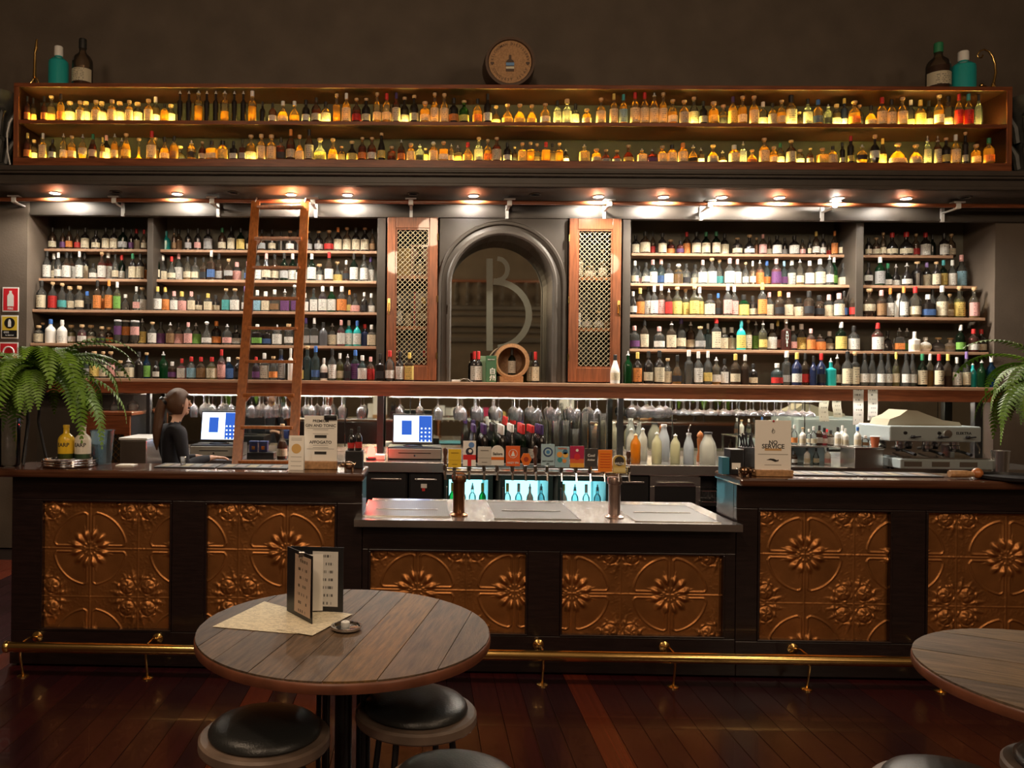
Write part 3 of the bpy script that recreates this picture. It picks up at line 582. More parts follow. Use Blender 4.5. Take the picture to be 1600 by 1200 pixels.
LOW = ["""82:35:13:rnck 98:33:9:rnvk 108:37:11:rnok 121:31:10:rnrk 133:35:13:rkCk 150:30:14:rkck 165:35:12:rkCk 178:35:12:rkCk 192:35:15:resk 205:33:8:rkvk 213:36:12:rkCr 225:32:9:rncr 248:35:11:rkCk 259:33:15:rt-t 272:35:7:rnnk 279:36:12:rnNk 294:34:11:rksk 309:35:11:rkpk 325:34:14:skSk 347:36:13:rncg 361:39:12:rkCk 376:36:13:reYk 389:31:9:rkck 409:34:12:rnsk 425:34:12:rkck 439:30:9:rk-k 453:32:13:rkwn 465:34:8:rk-k 481:32:14:rksn 498:32:14:rksn 514:33:15:rnrn 528:38:13:rkCo 542:38:13:rnCn 556:38:13:rkCk 570:38:13:rkCn 582:36:9:rnnk
993:29:12:rkCk 1008:35:16:rnCk 1020:36:8:rnrk 1035:33:13:rkCk 1048:24:13:sron 1063:21:11:srvk 1073:36:12:rnOr 1088:35:14:rkCk 1103:35:13:reCg 1119:36:13:reCg 1132:34:13:rkCk 1152:26:15:rkcn 1171:31:16:dkwn 1182:28:8:ro-n 1192:32:12:rnPp 1202:29:8:rnck 1214:30:15:rkWk 1226:28:9:rksk 1241:30:15:rkWk 1254:25:9:rnpk 1265:30:6:rkck 1275:37:11:rnwy 1286:33:10:rkwk 1295:25:8:rnrk 1304:38:10:rnOo 1317:35:13:rccn 1329:37:12:rkCk 1357:28:10:rkck 1369:28:12:rncn 1380:36:9:rncn 1394:36:17:dkcr 1416:37:21:dkcr 1431:36:11:rnrn 1446:38:15:rkWr 1457:36:9:re-k 1475:36:14:rkWk 1486:36:13:rncn""",
"""70:44:13:rcWk 84:42:13:racw 91:42:12:rcww 104:42:14:rnWk 111:44:14:rnWk 124:44:12:rcWw 132:45:13:rkCk 146:25:13:scwk 159:43:13:rrWn 169:45:14:rrWw 180:40:10:rcck 190:41:12:rewr 207:41:12:rkCg 219:41:12:rkCk 226:35:7:rnOk 245:45:10:recg 254:41:15:dcCw 268:37:13:dccr 279:44:13:rcWp 293:37:13:rack 305:36:11:qcck 318:36:10:qnkk 330:47:12:qnbw 342:43:13:qnsk 357:34:14:onsn 370:31:15:scPp 387:30:11:scbp 403:40:11:rcWk 416:43:14:ckcp 429:43:14:cnck 444:44:13:resk 457:44:14:reWw 466:28:8:reWw 474:40:11:reWg 487:43:14:reWw 499:29:14:scwn 514:46:14:cnWr 527:33:16:dcYn 541:33:11:cnkw 553:44:13:reWk 569:42:13:rcWk 579:41:12:rcWu
992:36:12:rccw 998:30:11:rcpk 1009:33:13:rcwk 1020:39:14:rlWp 1033:41:14:rlbp 1045:32:14:rcWk 1060:32:15:sa-c 1072:33:14:rckk 1086:33:14:rcck 1098:38:13:rcWp 1112:42:15:rcWn 1124:41:12:rctn 1140:41:15:rcWp 1152:41:13:rcWp 1165:35:9:rcwn 1176:37:9:qncw 1187:40:13:roOs 1198:40:12:rlob 1213:41:15:rpVp 1225:38:11:rlvl 1237:41:15:rcWw 1250:41:12:racs 1265:38:14:rnWw 1281:41:16:rcCw 1296:47:13:rcws 1303:46:11:rggw 1318:36:17:dcCk 1329:36:10:rcwk 1357:36:13:okwk 1375:45:15:rgSw 1387:36:14:dewg 1400:36:14:dkws 1417:36:16:dkws 1433:39:17:rk-n 1448:39:13:rkCv 1463:38:13:rkCn 1474:42:12:reYt 1488:42:13:rcWw 1502:51:15:rcLp""",
"""64:46:16:rcCk 82:44:14:rcRn 97:42:14:rctn 109:39:15:sccn 124:38:14:sccn 136:31:15:qckb 152:47:13:rnOk 161:40:9:raOk 170:48:12:rcOo 183:45:12:ryGw 196:27:15:dc-w 213:38:11:rcpw 222:38:15:rcWn 246:38:14:rcWy 258:39:14:rcOy 272:31:12:scWp 284:32:15:scPy 299:31:12:scCp 310:27:13:skck 325:28:13:scCy 337:27:13:skck 353:36:13:rcTn 367:36:15:rcWn 383:40:11:rcwv 402:34:12:slLw 415:32:14:scCw 429:35:14:qcnw 445:36:14:qcVs 460:43:12:rcVc 476:30:13:scWw 490:37:12:qlWk 504:41:14:rvWw 518:41:14:rgWw 534:41:16:rcOw 546:36:10:rcyo 555:30:15:dcPk 569:32:11:rkkw 580:31:13:dcWw
989:37:12:ckww 1000:43:14:rnOy 1013:48:13:rcWk 1022:46:12:rcWw 1033:49:12:rnPw 1045:42:11:rnRs 1058:45:15:ryYn 1071:43:12:ryYn 1085:46:14:ryYn 1093:45:13:ryYw 1109:34:16:scCk 1122:36:11:rnkb 1137:50:13:rcPw 1147:48:13:rcPw 1162:34:16:sgYk 1176:33:13:skck 1191:52:14:rcOy 1202:38:13:rcCp 1218:39:15:rnko 1232:38:14:rnCp 1248:30:19:snCk 1264:40:16:snkk 1280:34:16:snkk 1295:36:14:scCp 1311:37:16:scCp 1319:41:12:rnbk 1335:42:16:rnrw 1358:44:21:oncn 1377:42:16:rnNp 1391:46:12:rcWo 1404:39:14:sw-w 1412:48:13:rcWo 1430:48:17:racr 1450:36:19:qkbw 1457:46:13:rcck 1472:50:17:raCw 1484:38:11:racn 1499:50:16:ryYn 1506:30:10:rank 1522:48:15:raPn""",
"""51:28:15:scCn 66:33:12:rbSn 79:38:17:rw-b 97:37:16:rwww 111:30:16:sywn 128:30:14:spwn 142:30:16:sccn 159:27:13:snkn 170:27:14:snon 184:38:12:jcvs 196:38:14:jcos 211:37:14:jcps 222:41:14:rcYs 238:35:14:rcWn 251:36:15:rcVk 266:35:13:rnNs 279:35:16:rcPk 294:35:13:rcPp 306:35:16:rcGs 323:37:16:dcwc 338:38:16:rkoo 355:33:15:rcps 369:32:15:qkwk 381:30:9:qksk 402:33:16:qkgw 417:30:15:qkbk 433:33:15:scWs 451:34:14:scwn 478:44:13:qcsu 491:44:13:qcsw 505:37:14:rs-k 519:36:15:rcCs 533:41:13:rpWp 545:41:14:rtWw 558:40:13:rtWb 570:35:14:ru-r 582:34:14:qcCw
991:36:17:rcvp 1007:46:13:rnCk 1030:35:17:rcwp 1049:44:15:rnCs 1064:50:15:rccu 1079:44:15:rncs 1094:36:16:ccsn 1106:41:10:ql-w 1119:50:14:tcCr 1131:35:13:scCw 1143:36:14:skCw 1158:46:14:rtYt 1169:48:11:ryCn 1181:46:13:rcGs 1192:46:13:ryys 1206:42:15:rnWw 1215:48:12:rnpy 1228:53:14:qr-w 1239:39:12:rcpw 1252:42:17:rcYw 1267:34:13:roOp 1281:26:17:soOs 1296:31:14:sccw 1314:45:17:reYw 1334:39:17:rcWk 1371:44:18:rrWr 1387:32:19:fk-k 1405:37:14:qcos 1417:37:14:qcgs 1429:31:14:qwcw 1446:23:20:owcw 1466:23:21:os-n 1485:23:20:owcn 1501:42:14:regw 1521:36:16:rrwr 1536:36:15:rkcr""",
"""119:36:13:rcsk 134:42:11:rlss 147:42:16:ryYn 161:42:12:rcCn 173:42:15:rpPn 188:28:13:sccn 201:32:18:scCs 217:42:15:rk-k 229:41:13:rbGn 244:28:11:skwk 255:43:15:rg-s 269:27:13:snvw 284:32:13:qpWr 299:35:15:rcLr 314:35:15:rnNr 331:35:17:ryCr 346:47:13:rpPr 357:35:16:rbBw 372:35:14:rkkn 400:36:12:rvvr 413:42:15:qcWw 427:37:14:rcon 439:48:13:tuSk 454:50:9:tw-w 469:32:11:rcYn 480:54:13:tl-n 493:54:13:tlbb 506:35:12:rwkw 519:50:13:rcWk 531:43:12:rycw 543:42:12:rvks 555:48:13:tlVb 566:40:15:rlWw 579:38:13:roRp 594:43:14:qkkk 609:48:15:rcwr 622:47:13:rkWk 637:45:14:qnYy
961:45:15:cwck 981:51:14:rg-s 996:49:14:rkOy 1013:51:15:rkck 1030:52:16:rkCk 1043:40:13:rcCn 1058:45:15:dakk 1076:53:13:tc-w 1091:51:14:rcWw 1106:52:13:rcyw 1119:43:15:raws 1132:40:12:rkWk 1149:48:15:rncy 1164:47:13:rn-w 1177:33:13:rkck 1214:34:18:rlrw 1229:53:14:tcsw 1245:51:15:ruwy 1258:50:12:rnrk 1271:46:11:ru-k 1283:50:14:rukr 1298:43:14:qt-s 1308:49:12:rncs 1324:54:16:rcCk 1336:53:13:tcCn 1351:51:14:ccwk 1363:51:13:ccwk 1377:51:14:ccwk 1388:51:12:ccwk 1400:53:11:cycy 1416:51:14:ccwk 1426:51:12:ccwk 1441:51:14:reCg 1453:51:13:ra-w 1467:51:14:rkCr 1481:51:14:rn-y 1495:46:13:rcWw 1510:55:12:ccCv 1520:40:11:rt-s 1534:44:13:rg-s 1549:49:14:rb-w"""]
rb = random.Random(11)
def bottle(name, X, Y, Z, hgt, wid, code, label, group):
    s, g, l, c = code
    tint, liq, opq, _ = GL[g]
    b = link(name, me_body(s, opq), None, (X, Y, Z), (0, 0, rb.uniform(-.14, .14)), tint)
    b.scale = (wid / 2, wid / 2, hgt)
    tag(b, label, 'bottle', group)
    if liq and not opq: link('liquid', me_liq(s, rb.choice((0, 1, 1, 2, 2)) if g not in 'ropyv' else 2), b, color=liq)
    if l != '-': link('paper_label', me_lab(s, l.isupper()), b, color=LB[l.lower()][0])
    col, kind, _ = CP[c]
    link('stopper', me_cap(s, kind), b, color=col)
    return b
def place_row(txt, name, Yf, Zs, dback, xlim, shelf, group, count_from):
    """bottles of one shelf, two deep where they crowd"""
    items = [t.split(':') for t in txt.split()]
    items = [(float(a), float(b), float(c), d) for a, b, c, d in items]
    placed = []; made = []
    order = sorted(range(len(items)), key=lambda i: items[i][0])
    for i in order:
        x, h, wd, code = items[i]
        for Y in ((Yf, Yf + .05, Yf + dback, Yf + dback * 1.5) if not (Zs < 1.7 and 588 < x < 975) else (7.322,)):
            X = ax(x, PY + (H - Zs - .1) * F / Y, Y); W = wd * Y / F * .97
            bad = any((X - q[0]) ** 2 + (Y - q[1]) ** 2 < ((W + q[2]) / 2 * 1.03) ** 2 for q in placed)
            if not bad: break
        X = min(max(X, xlim[0] + W / 2 + .006), xlim[1] - W / 2 - .006)
        if bad:                                       # squeeze in: shift a little, then slim down
            for dx in (.015, -.015, .03, -.03):
                if not any((X + dx - q[0]) ** 2 + (Y - q[1]) ** 2 < ((W + q[2]) / 2 * 1.01) ** 2 for q in placed): X += dx; break
            else: W *= .75
        placed.append((X, Y, W)); made.append((x, X, Y, h * Y / F, W, code))
    out = []
    for i, (x, X, Y, hh, W, code) in enumerate(made):
        n, frm = count_from(x, [m[0] for m in made])
        g, l, c = GL[code[1]][3], code[2].lower(), CP[code[3]][2]
        lab = f"{g} bottle, {LB[l][1] + ' label' if l != '-' else 'no label'}, {c}, {ordinal(n)} from {frm}, {shelf(x)}"
        b = bottle(name, X, Y, Zs, hh, W, code, lab, group); out.append(b)
        if (code, x) in (('qr-w', 1228.), ('rkCr', 1467.)):      # bottles whose lettering can be read
            m = MB()
            for k, ch in enumerate('RHUBI' if code[0] == 'q' else '2'):
                q = text_mb(ch, .034 if code[0] == 'q' else .085, (0 if code[0] == 'q' else .012, 0, (hh * .52 - k * .030) if code[0] == 'q' else hh * .24)); m.add(q.v, q.f)
            m.v = [(v[0] / (W / 2), -.935 if code[0] == 'q' else -math.sqrt(max(0, 1.07 - (v[0] / (W / 2)) ** 2)), v[2] / hh) for v in m.v]
            m.build('lettering', 'white' if code[0] == 'q' else 'ink', b)
    return out
def cf_top(x, xs):
    L = sorted([a for a in xs if a <= 640], reverse=True); Rr = sorted([a for a in xs if a > 640])
    return (sorted([a for a in xs if a <= 640]).index(x) + 1, 'teal bottle end') if x <= 640 else (Rr[::-1].index(x) + 1, 'brass scroll end')
def cf_low(x, xs):
    return (sorted([a for a in xs if a < 800], reverse=True).index(x) + 1, 'arch') if x < 800 else (sorted([a for a in xs if a > 800]).index(x) + 1, 'arch')
place_row(TOPA, 'whisky_bottle', 7.025, ZA + .004, .06, (XC0 + .045, XC1 - .045), lambda x: 'upper cabinet tier', 'bottles on the upper cabinet tier', cf_top)
place_row(TOPB, 'whisky_bottle', 7.025, ZBm + .004, .06, (XC0 + .045, XC1 - .045), lambda x: 'lower cabinet tier', 'bottles on the lower cabinet tier', cf_top)
for r in range(5):
    rows = LOW[r].split()
    halves = [[t for t in rows if float(t.split(':')[0]) < 800], [t for t in rows if float(t.split(':')[0]) > 800]]
    for hv, side, sd in zip(halves, ('ladder', 'coffee'), (0, 1)):
        name = 'whisky_bottle' if r < 1 else ('spirit_bottle' if r < 3 else ('gin_bottle' if sd == 0 else 'liqueur_bottle'))
        lim = (XL + .004, XPL - .004) if sd == 0 else (XPR + .004, XR - .004)
        if r == 4: lim = (-9, 9)
        place_row(' '.join(hv), name, Y_ROW[r] + .065, Z_ROW[r], .1, lim,
                  (lambda x, r=r, side=side: f"{(nm + ['ledge'])[r]}{' shelf' if r < 4 else ''}, {side} side"), f"bottles, {(nm + ['ledge'])[r]} shelf, {side} side", cf_low)
# ================================================================== THE BAR
import numpy as np
ZBT = 1.096                                            # raised bar top
def tin_mesh(X0, X1, Z0, Z1, cx, cz, P=.537, step=.0036):
    nx, nz = int((X1 - X0) / step) + 1, int((Z1 - Z0) / step) + 1
    U, V = np.meshgrid(np.linspace(X0, X1, nx), np.linspace(Z0, Z1, nz))
    du = (U - cx + P / 2) % P - P / 2; dv = (V - cz + P / 2) % P - P / 2
    a, b = np.abs(du), np.abs(dv); r = np.hypot(du, dv); g = lambda d, w: np.exp(-(d / w) ** 2)
    h = np.zeros_like(U)
    R = .202; off = .017
    arcm = (a > .032) & (b > .032)
    h += .0065 * g(r - R, .0042) * arcm
    for p, q in ((a, b), (b, a)):
        h = np.maximum(h, .0065 * g(p - off, .004) * ((q > .09) & (q < R - .012)))
    # rounded corners of the quarter outlines
    for p, q in ((a, b), (b, a)):
        cc = np.hypot(p - .034, q - (R - .022)); h = np.maximum(h, .0065 * g(cc - .017, .0042) * ((p < .034) & (q > R - .022)))
    h = np.maximum(h, .004 * g(a, .0035)); h = np.maximum(h, .004 * g(b, .0035))
    h += .0025 * (1 - np.clip(r / R, 0, 1)) * (r < R)
    ang = np.arctan2(dv, du)
    for k in range(12):
        t = math.radians(15 + 30 * k); c, s = math.cos(t), math.sin(t)
        rad = du * c + dv * s; tan = -du * s + dv * c
        w = .006 + .009 * np.clip((rad - .035) / .05, 0, 1)
        h = np.maximum(h, .018 * np.exp(-((rad - .078) / .026) ** 2 - (tan / w) ** 2))
        h = np.maximum(h, .007 * np.exp(-((rad - .034) / .012) ** 2 - (tan / .006) ** 2))
        if k % 3 == 0 or k % 3 == 2:
            w2 = .005; h = np.maximum(h, .004 * np.exp(-((rad - .115) / .02) ** 2 - (tan / w2) ** 2))
    # foliage in the corners
    eu, ev = P / 2 - a, P / 2 - b; rc = np.hypot(eu, ev); ph = np.arctan2(ev, eu)
    outside = np.clip((r - R - .008) / .012, 0, 1)
    bl = np.hypot(eu - .058, ev - .060); bph = np.arctan2(ev - .060, eu - .058)
    leaf = .015 * np.sqrt(np.clip(1 - (bl / .040) ** 2, 0, 1)) * (.85 + .15 * np.cos(5 * bph + bl * 90))
    leaf += .006 * g(bl - .050, .006) * (.5 + .5 * np.cos(7 * bph))
    leaf += .006 * g(np.hypot(eu - .11, ev - .022), .014) + .006 * g(np.hypot(eu - .022, ev - .11), .014)
    for k in range(4):
        la = math.radians((12, 32, 58, 78)[k]); c, s = math.cos(la), math.sin(la); rad = eu * c + ev * s; tan = -eu * s + ev * c + .15 * (rad - .13) ** 2 / .05
        leaf += .0042 * np.exp(-((rad - .13) / .028) ** 2 - (tan / .0085) ** 2)
    rn = np.random.RandomState(3); nn = rn.rand(*U.shape)
    for _ in range(2): nn = (nn + np.roll(nn, 1, 0) + np.roll(nn, 1, 1) + np.roll(nn, -1, 0) + np.roll(nn, -1, 1)) / 5
    h += outside * (.9 * leaf + .006 * (nn - .5))
    h = np.maximum(h, .003 * g(eu, .003)); h = np.maximum(h, .003 * g(ev, .003))
    me = bpy.data.meshes.new('copper_panel')
    co = np.stack([U, -h, V], -1).reshape(-1, 3)
    ii = np.arange(nx * nz).reshape(nz, nx); q = np.stack([ii[:-1, :-1], ii[:-1, 1:], ii[1:, 1:], ii[1:, :-1]], -1).reshape(-1, 4)
    me.vertices.add(len(co)); me.vertices.foreach_set('co', co.astype(np.float32).ravel())
    me.loops.add(q.size); me.loops.foreach_set('vertex_index', q.astype(np.int32).ravel())
    me.polygons.add(len(q)); me.polygons.foreach_set('loop_start', np.arange(0, q.size, 4, dtype=np.int32)); me.polygons.foreach_set('loop_total', np.full(len(q), 4, np.int32))
    me.polygons.foreach_set('use_smooth', np.ones(len(q), bool)); me.update(); me.materials.append(M['copper'])
    return me
def bar_front(root, X0, X1, Ztop, pan, zp1, zp0, depth, Yf=YBAR):
    """framed front with copper panels: pan = [(x0, x1, flower x, flower z)] in metres"""
    oy = root.location.y; oz = 0
    MB().box(X0, X1, Yf + .045 - oy, Yf + depth - oy, .10, Ztop, .003).build('carcass', 'barwood', root)
    MB().box(X0 + .01, X1 - .01, Yf + .05 - oy, Yf + depth - oy, 0, .10).build('plinth', 'barwood', root)
    MB().box(X0, X1, Yf - oy, Yf + .045 - oy, zp1 + .012, Ztop, .004).build('top_rail', 'barwood', root)
    MB().box(X0, X1, Yf - oy, Yf + .045 - oy, .10, zp0 - .012, .004).build('bottom_rail', 'barwood', root)
    MB().box(X0, X1, Yf - .012 - oy, Yf + .04 - oy, .012, .10, .004).build('skirting', 'barwood', root)
    xs = [X0] + [v for p in pan for v in p[:2]] + [X1]
    for i in range(0, len(xs), 2):
        MB().box(xs[i] - (0 if i == 0 else -.012), xs[i + 1] - (.012 if i + 2 < len(xs) else 0), Yf - oy, Yf + .045 - oy, zp0 - .012, zp1 + .012, .004).build('stile', 'barwood', root)
    for x0, x1, cx, cz in pan:
        m = MB()                                       # raised bead round the panel
        for a in ((x0 - .012, x1 + .012, zp1, zp1 + .012), (x0 - .012, x1 + .012, zp0 - .012, zp0), (x0 - .012, x0, zp0, zp1), (x1, x1 + .012, zp0, zp1)): m.box(a[0], a[1], Yf - .006 - oy, Yf + .03 - oy, a[2], a[3], .003)
        m.build('panel_bead', 'barwood', root)
        o = link('copper_panel', tin_mesh(x0, x1, zp0, zp1, cx, cz), root, (0, Yf + .026 - oy, 0)); o['label'] = 'pressed copper panel with a flower in a circle'
YP = YBAR + .026
def pc(x, y): q = at(x, y, YP); return q.x, q.z
zp1, zp0 = zc(789.5, YP), zc(988, YP)
lx0, lx1 = ax(18, 860, YBAR), ax(566, 800, YBAR)
b1 = thing('bar_counter', 'raised dark timber bar with two copper panels on the ladder side', 'bar counter', (0, YBAR, 0))
f1, f2 = pc(141, 857), pc(448, 860)
bar_front(b1, lx0, lx1, ZBT - .045, [(ax(70, 880, YP), ax(267, 880, YP), *f1), (ax(325, 880, YP), ax(523, 880, YP), *f2)], zp1, zp0, .30)
tag(MB().box(lx0 - .06, lx1 + .012, YBAR - .085, YBAR + .31, ZBT - .044, ZBT, .012).build('bar_worktop', 'bartop'), 'varnished dark bar top carrying the fern and yellow bottle', 'worktop')
rx0, rx1 = ax(1151, 800, YBAR), 4.6
b3 = thing('bar_counter', 'raised dark timber bar with copper panels on the coffee machine side', 'bar counter', (0, YBAR, 0))
f1, f2 = pc(1257, 866.4), pc(1572, 872)
bar_front(b3, rx0, rx1, ZBT - .045, [(ax(1184, 890, YP), ax(1386, 890, YP), *f1), (ax(1445, 890, YP), ax(1650, 900, YP), *f2)], zp1, zp0, .30)
tag(MB().box(rx0 - .012, rx1 + .06, YBAR - .085, YBAR + .31, ZBT - .044, ZBT, .012).build('bar_worktop', 'bartop'), 'varnished dark bar top carrying the no service sign', 'worktop')
b2 = thing('bar_counter', 'low dark timber bar with copper panels under the beer taps', 'bar counter', (0, YBAR, 0))
f1, f2 = pc(651.7, 921.6), pc(893.4, 927)
bar_front(b2, lx1 + .002, rx0 - .002, .80, [(ax(579, 920, YP), ax(820, 920, YP), *f1), (ax(877, 930, YP), ax(1126, 930, YP), *f2)], zc(860, YP), zc(985, YP), .64)
# stainless drip top
ZS = .85
dt = thing('drip_counter', 'stainless steel drip counter with perforated trays under the taps', 'counter', (0, 4.28, ZS))
sx0, sx1 = ax(553, 815, 4.28), ax(1161, 822, 4.28)
xi0, xi1 = lx1 + .016, rx0 - .016
MB().prism([(sx0, 0), (sx1, 0), (sx1, .095), (xi1, .096), (xi1, .79), (xi0, .79), (xi0, .096), (sx0, .095)], -.038, 0, 'z').build('steel_top', 'steel', dt)
pm, nt, ns, ln = nodes('perforated_steel'); o_ = N(ns, 'ShaderNodeOutputMaterial'); b_ = N(ns, 'ShaderNodeBsdfPrincipled', i_Metallic=.9, i_Roughness=.35); ln.new(b_.outputs[0], o_.inputs[0])
tc = N(ns, 'ShaderNodeTexCoord'); vo = N(ns, 'ShaderNodeTexVoronoi', i_Scale=85.0, i_Randomness=0.0); ln.new(tc.outputs['Object'], vo.inputs['Vector'])
gt = N(ns, 'ShaderNodeMath', operation='GREATER_THAN', i_1=.36); ln.new(vo.outputs['Distance'], gt.inputs[0]); mr = N(ns, 'ShaderNodeMapRange', i_3=.02, i_4=.22); ln.new(gt.outputs[0], mr.inputs[0]); ln.new(mr.outputs[0], b_.inputs['Base Color'])
M['perf'] = pm
def dtx(x, y):                                          # point of the drip counter under a pixel
    Y = (H - ZS) * F / (y - PY - ROLL * (x - PX)); return ax(x, y, Y), Y - 4.28
for quad in ([(575, 783), (700, 784), (700, 808), (570, 806)], [(762, 785), (875, 787), (908, 812), (772, 810)], [(970, 789), (1070, 790), (1128, 818), (978, 815)]):
    pts = [dtx(*q) for q in quad]; (a, y1), (b, _), (c, y0), (d, _) = pts[0], pts[1], pts[2], pts[3]
    x0, x1 = (a + d) / 2, (b + c) / 2
    MB().box(x0, x1, max(y0, .05), min(y1, .75), .0, .004, .001).build('perforated_tray', 'perf', dt)
    m = MB()
    for e in ((x0 - .008, x1 + .008, max(y0, .05) - .008, max(y0, .05)), (x0 - .008, x1 + .008, min(y1, .75), min(y1, .75) + .008), (x0 - .008, x0, max(y0, .05), min(y1, .75)), (x1, x1 + .008, max(y0, .05), min(y1, .75))): m.box(*e, 0, .006)
    m.build('tray_rim', 'steel', dt)
    MB().box(x0 + .06, x1 - .06, .33, .345, .0042, .008).build('tray_bar', 'steel', dt)

# brass foot rail
ZR = zc(1021, 4.17)
fr = thing('foot_rail', 'polished brass foot rail along the bar on floor brackets', 'rail', (0, 4.17, 0))
xa = ax(7, 1013, 4.17)
MB().tube([(xa, 0, ZR), (4.6, 0, ZR)], .027, 16).build('tube', 'brass', fr)
MB().lathe([(.001, 0), (.02, .003), (.031, .012), (.031, .03), (.028, .035)], 16).xf(Matrix.Translation((xa - .008, 0, ZR)) @ Matrix.Rotation(PI / 2, 4, 'Y')).build('end_cap', 'brass', fr)
for px_ in (29, 226, 430, 640, 850, 1057, 1268, 1480):
    X = ax(px_, 1020, 4.17)
    m = MB().tube([(X, .205, ZR - .012), (X, .12, ZR + .012), (X, .05, ZR + .010), (X, .02, ZR - .012), (X, .018, ZR - .05), (X, .03, ZR - .10), (X, .05, .012)], .0065, 8)
    m.lathe([(.001, 0), (.030, 0), (.030, .006), (.014, .012), (.001, .014)], 14, (X, .05, 0)); m.build('bracket', 'brass', fr)
    MB().lathe([(.001, 0), (.030, 0), (.030, .006), (.015, .013), (.001, .016)], 16).xf(Matrix.Translation((X, .2095, ZR - .012)) @ Matrix.Rotation(PI / 2, 4, 'X')).build('wall_rose', 'brass', fr)

# ================================================================== ROUND TABLES AND STOOLS
def strips(root, R, z, th, ang, wd, cols, seed):
    rr = random.Random(seed); ca, sa = math.cos(ang), math.sin(ang); x = -R
    while x < R - .004:
        x1 = min(x + wd * rr.uniform(.8, 1.25), R)
        if R - x1 < .03: x1 = R
        poly = []
        xs = [x + .0012 + (x1 - x - .0024) * i / 8 for i in range(9)]
        up = [(q, math.sqrt(max(R * R - q * q, 0))) for q in xs]; poly = up + [(q, -h) for q, h in reversed(up)]
        cl = []
        for p in poly:
            if not cl or (abs(cl[-1][0] - p[0]) + abs(cl[-1][1] - p[1])) > 1e-4: cl.append(p)
        MB().prism(cl, z - .012 - rr.random() * .0005, z - rr.random() * .0012, 'z').build('plank', 'objwood', root, rot=(0, 0, ang), color=cols[rr.randrange(len(cols))])
        x = x1
def table(label, loc, R, ang, cols, seed):
    t = thing('round_table', label, 'table', loc, 0, 'round tables')
    strips(t, R, .75, .012, ang, .125, cols, seed)
    MB().lathe([(.001, .706), (R - .012, .706), (R + .002, .712), (R + .004, .72), (R + .004, .736), (R + .001, .7425), (R - .003, .745), (R - .006, .737), (.001, .737)], 72).build('edge_band', M['tabedge'], t)
    for i in range(8):
        a = 2 * PI * i / 8 + .2; x, y = .085 * math.cos(a), .085 * math.sin(a)
        MB().tube([(x, y, .02), (x, y, .704)], .0085, 8).build('rod', 'blackmetal', t)
    MB().tube([(0, 0, .02), (0, 0, .704)], .03, 14).build('post', 'blackmetal', t)
    MB().lathe([(.001, 0), (.26, 0), (.26, .012), (.12, .022), (.001, .026)], 40).build('foot_plate', 'blackmetal', t)
    MB().lathe([(.001, .69), (.16, .69), (.16, .7055), (.001, .7055)], 32).build('mounting_plate', 'blackmetal', t)
    return t
M['tabedge'] = pbr('red_brown_table_edge', (.16, .055, .028), .4, vary=.3, vscale=9)
brn = [(.10, .060, .034), (.075, .047, .029), (.12, .075, .043), (.062, .038, .025), (.10, .065, .040), (.17, .090, .028)]
TX, TY = ax(538, 996, 2.74), 2.74
t1 = table('round recycled-plank table with menus, seen whole before the bar', (TX, TY, 0), .497, math.radians(-13), brn, 4)
t2 = table('round striped-plank table cut by the frame beside the coffee-side bar', (1.99, 2.38, 0), .46, math.radians(62), [(.13, .09, .058), (.18, .11, .045), (.10, .072, .052), (.15, .10, .055)], 9)
def stool(label, x, y):
    t = thing('bar_stool', label, 'stool', (x, y, 0), 0, 'low round stools')
    MB().lathe([(.001, .482), (.165, .480), (.176, .472), (.178, .463), (.172, .457), (.001, .457)], 48).xf(Matrix.Identity(4)).build('cushion', 'leather', t)
    return t
def stool(label, x, y, rz=0):
    t = thing('bar_stool', label, 'stool', (x, y, 0), rz, 'low round stools')
    pr = [(0, .506), (.05, .505), (.10, .501), (.14, .494), (.163, .484), (.172, .474), (.174, .466), (.170, .460), (0, .460)]
    MB().lathe(pr, 48).build('cushion', 'leather', t)
    MB().lathe([(.166, .4585), (.196, .4585), (.203, .452), (.204, .43), (.200, .425), (.001, .425), (.001, .4585)], 48).build('seat_rim', 'rim', t)
    for i in range(4):
        a = PI / 4 + i * PI / 2
        MB().tube([(.13 * math.cos(a), .13 * math.sin(a), .424), (.19 * math.cos(a), .19 * math.sin(a), 0.0)], .011, 8).build('leg', 'blackmetal', t)
    t.scale = (1, 1, 1.085)
    ring = [(.165 * math.cos(2 * PI * i / 40), .165 * math.sin(2 * PI * i / 40), .16) for i in range(41)]
    MB().tube(ring, .007, 6, cap=False).build('foot_ring', 'blackmetal', t)
    return t
stool('black leather stool under the menu side of the plank table', ax(414, 1150, 2.48), 2.48)
stool('black leather stool tucked between the plank table and the bar', ax(650, 1115, 2.68), 2.68, .3)
stool('black leather stool standing out beyond the others at the plank table', ax(713, 1190, 2.17), 2.17, .5)
stool('black leather stool just showing before the striped table', ax(1492, 1190, 2.19), 2.19, .2)
stool('black leather stool tucked under the striped table edge', ax(1700, 1170, 2.32), 2.32, .7)

# ---- on the table
def tp(x, y, z=.75):                                     # point on a level plane under a pixel
    Y = (H - z) * F / (y - PY - ROLL * (x - PX)); return Vector((ax(x, y, Y), Y, z))
def sheet(name, label, pts, z, col, cat='menu'):
    P = [tp(*p, z=z) for p in pts]; c = sum(P, Vector()) / len(P); c.z = z
    m = MB(); k = len(P)
    m.add([p - c for p in P] + [p - c + Vector((0, 0, .0008)) for p in P], [tuple(range(k - 1, -1, -1)), tuple(range(k, 2 * k))] + [(i, (i + 1) % k, (i + 1) % k + k, i + k) for i in range(k)])
    return tag(m.build(name, 'sheet2', None, c, color=col), label, cat)
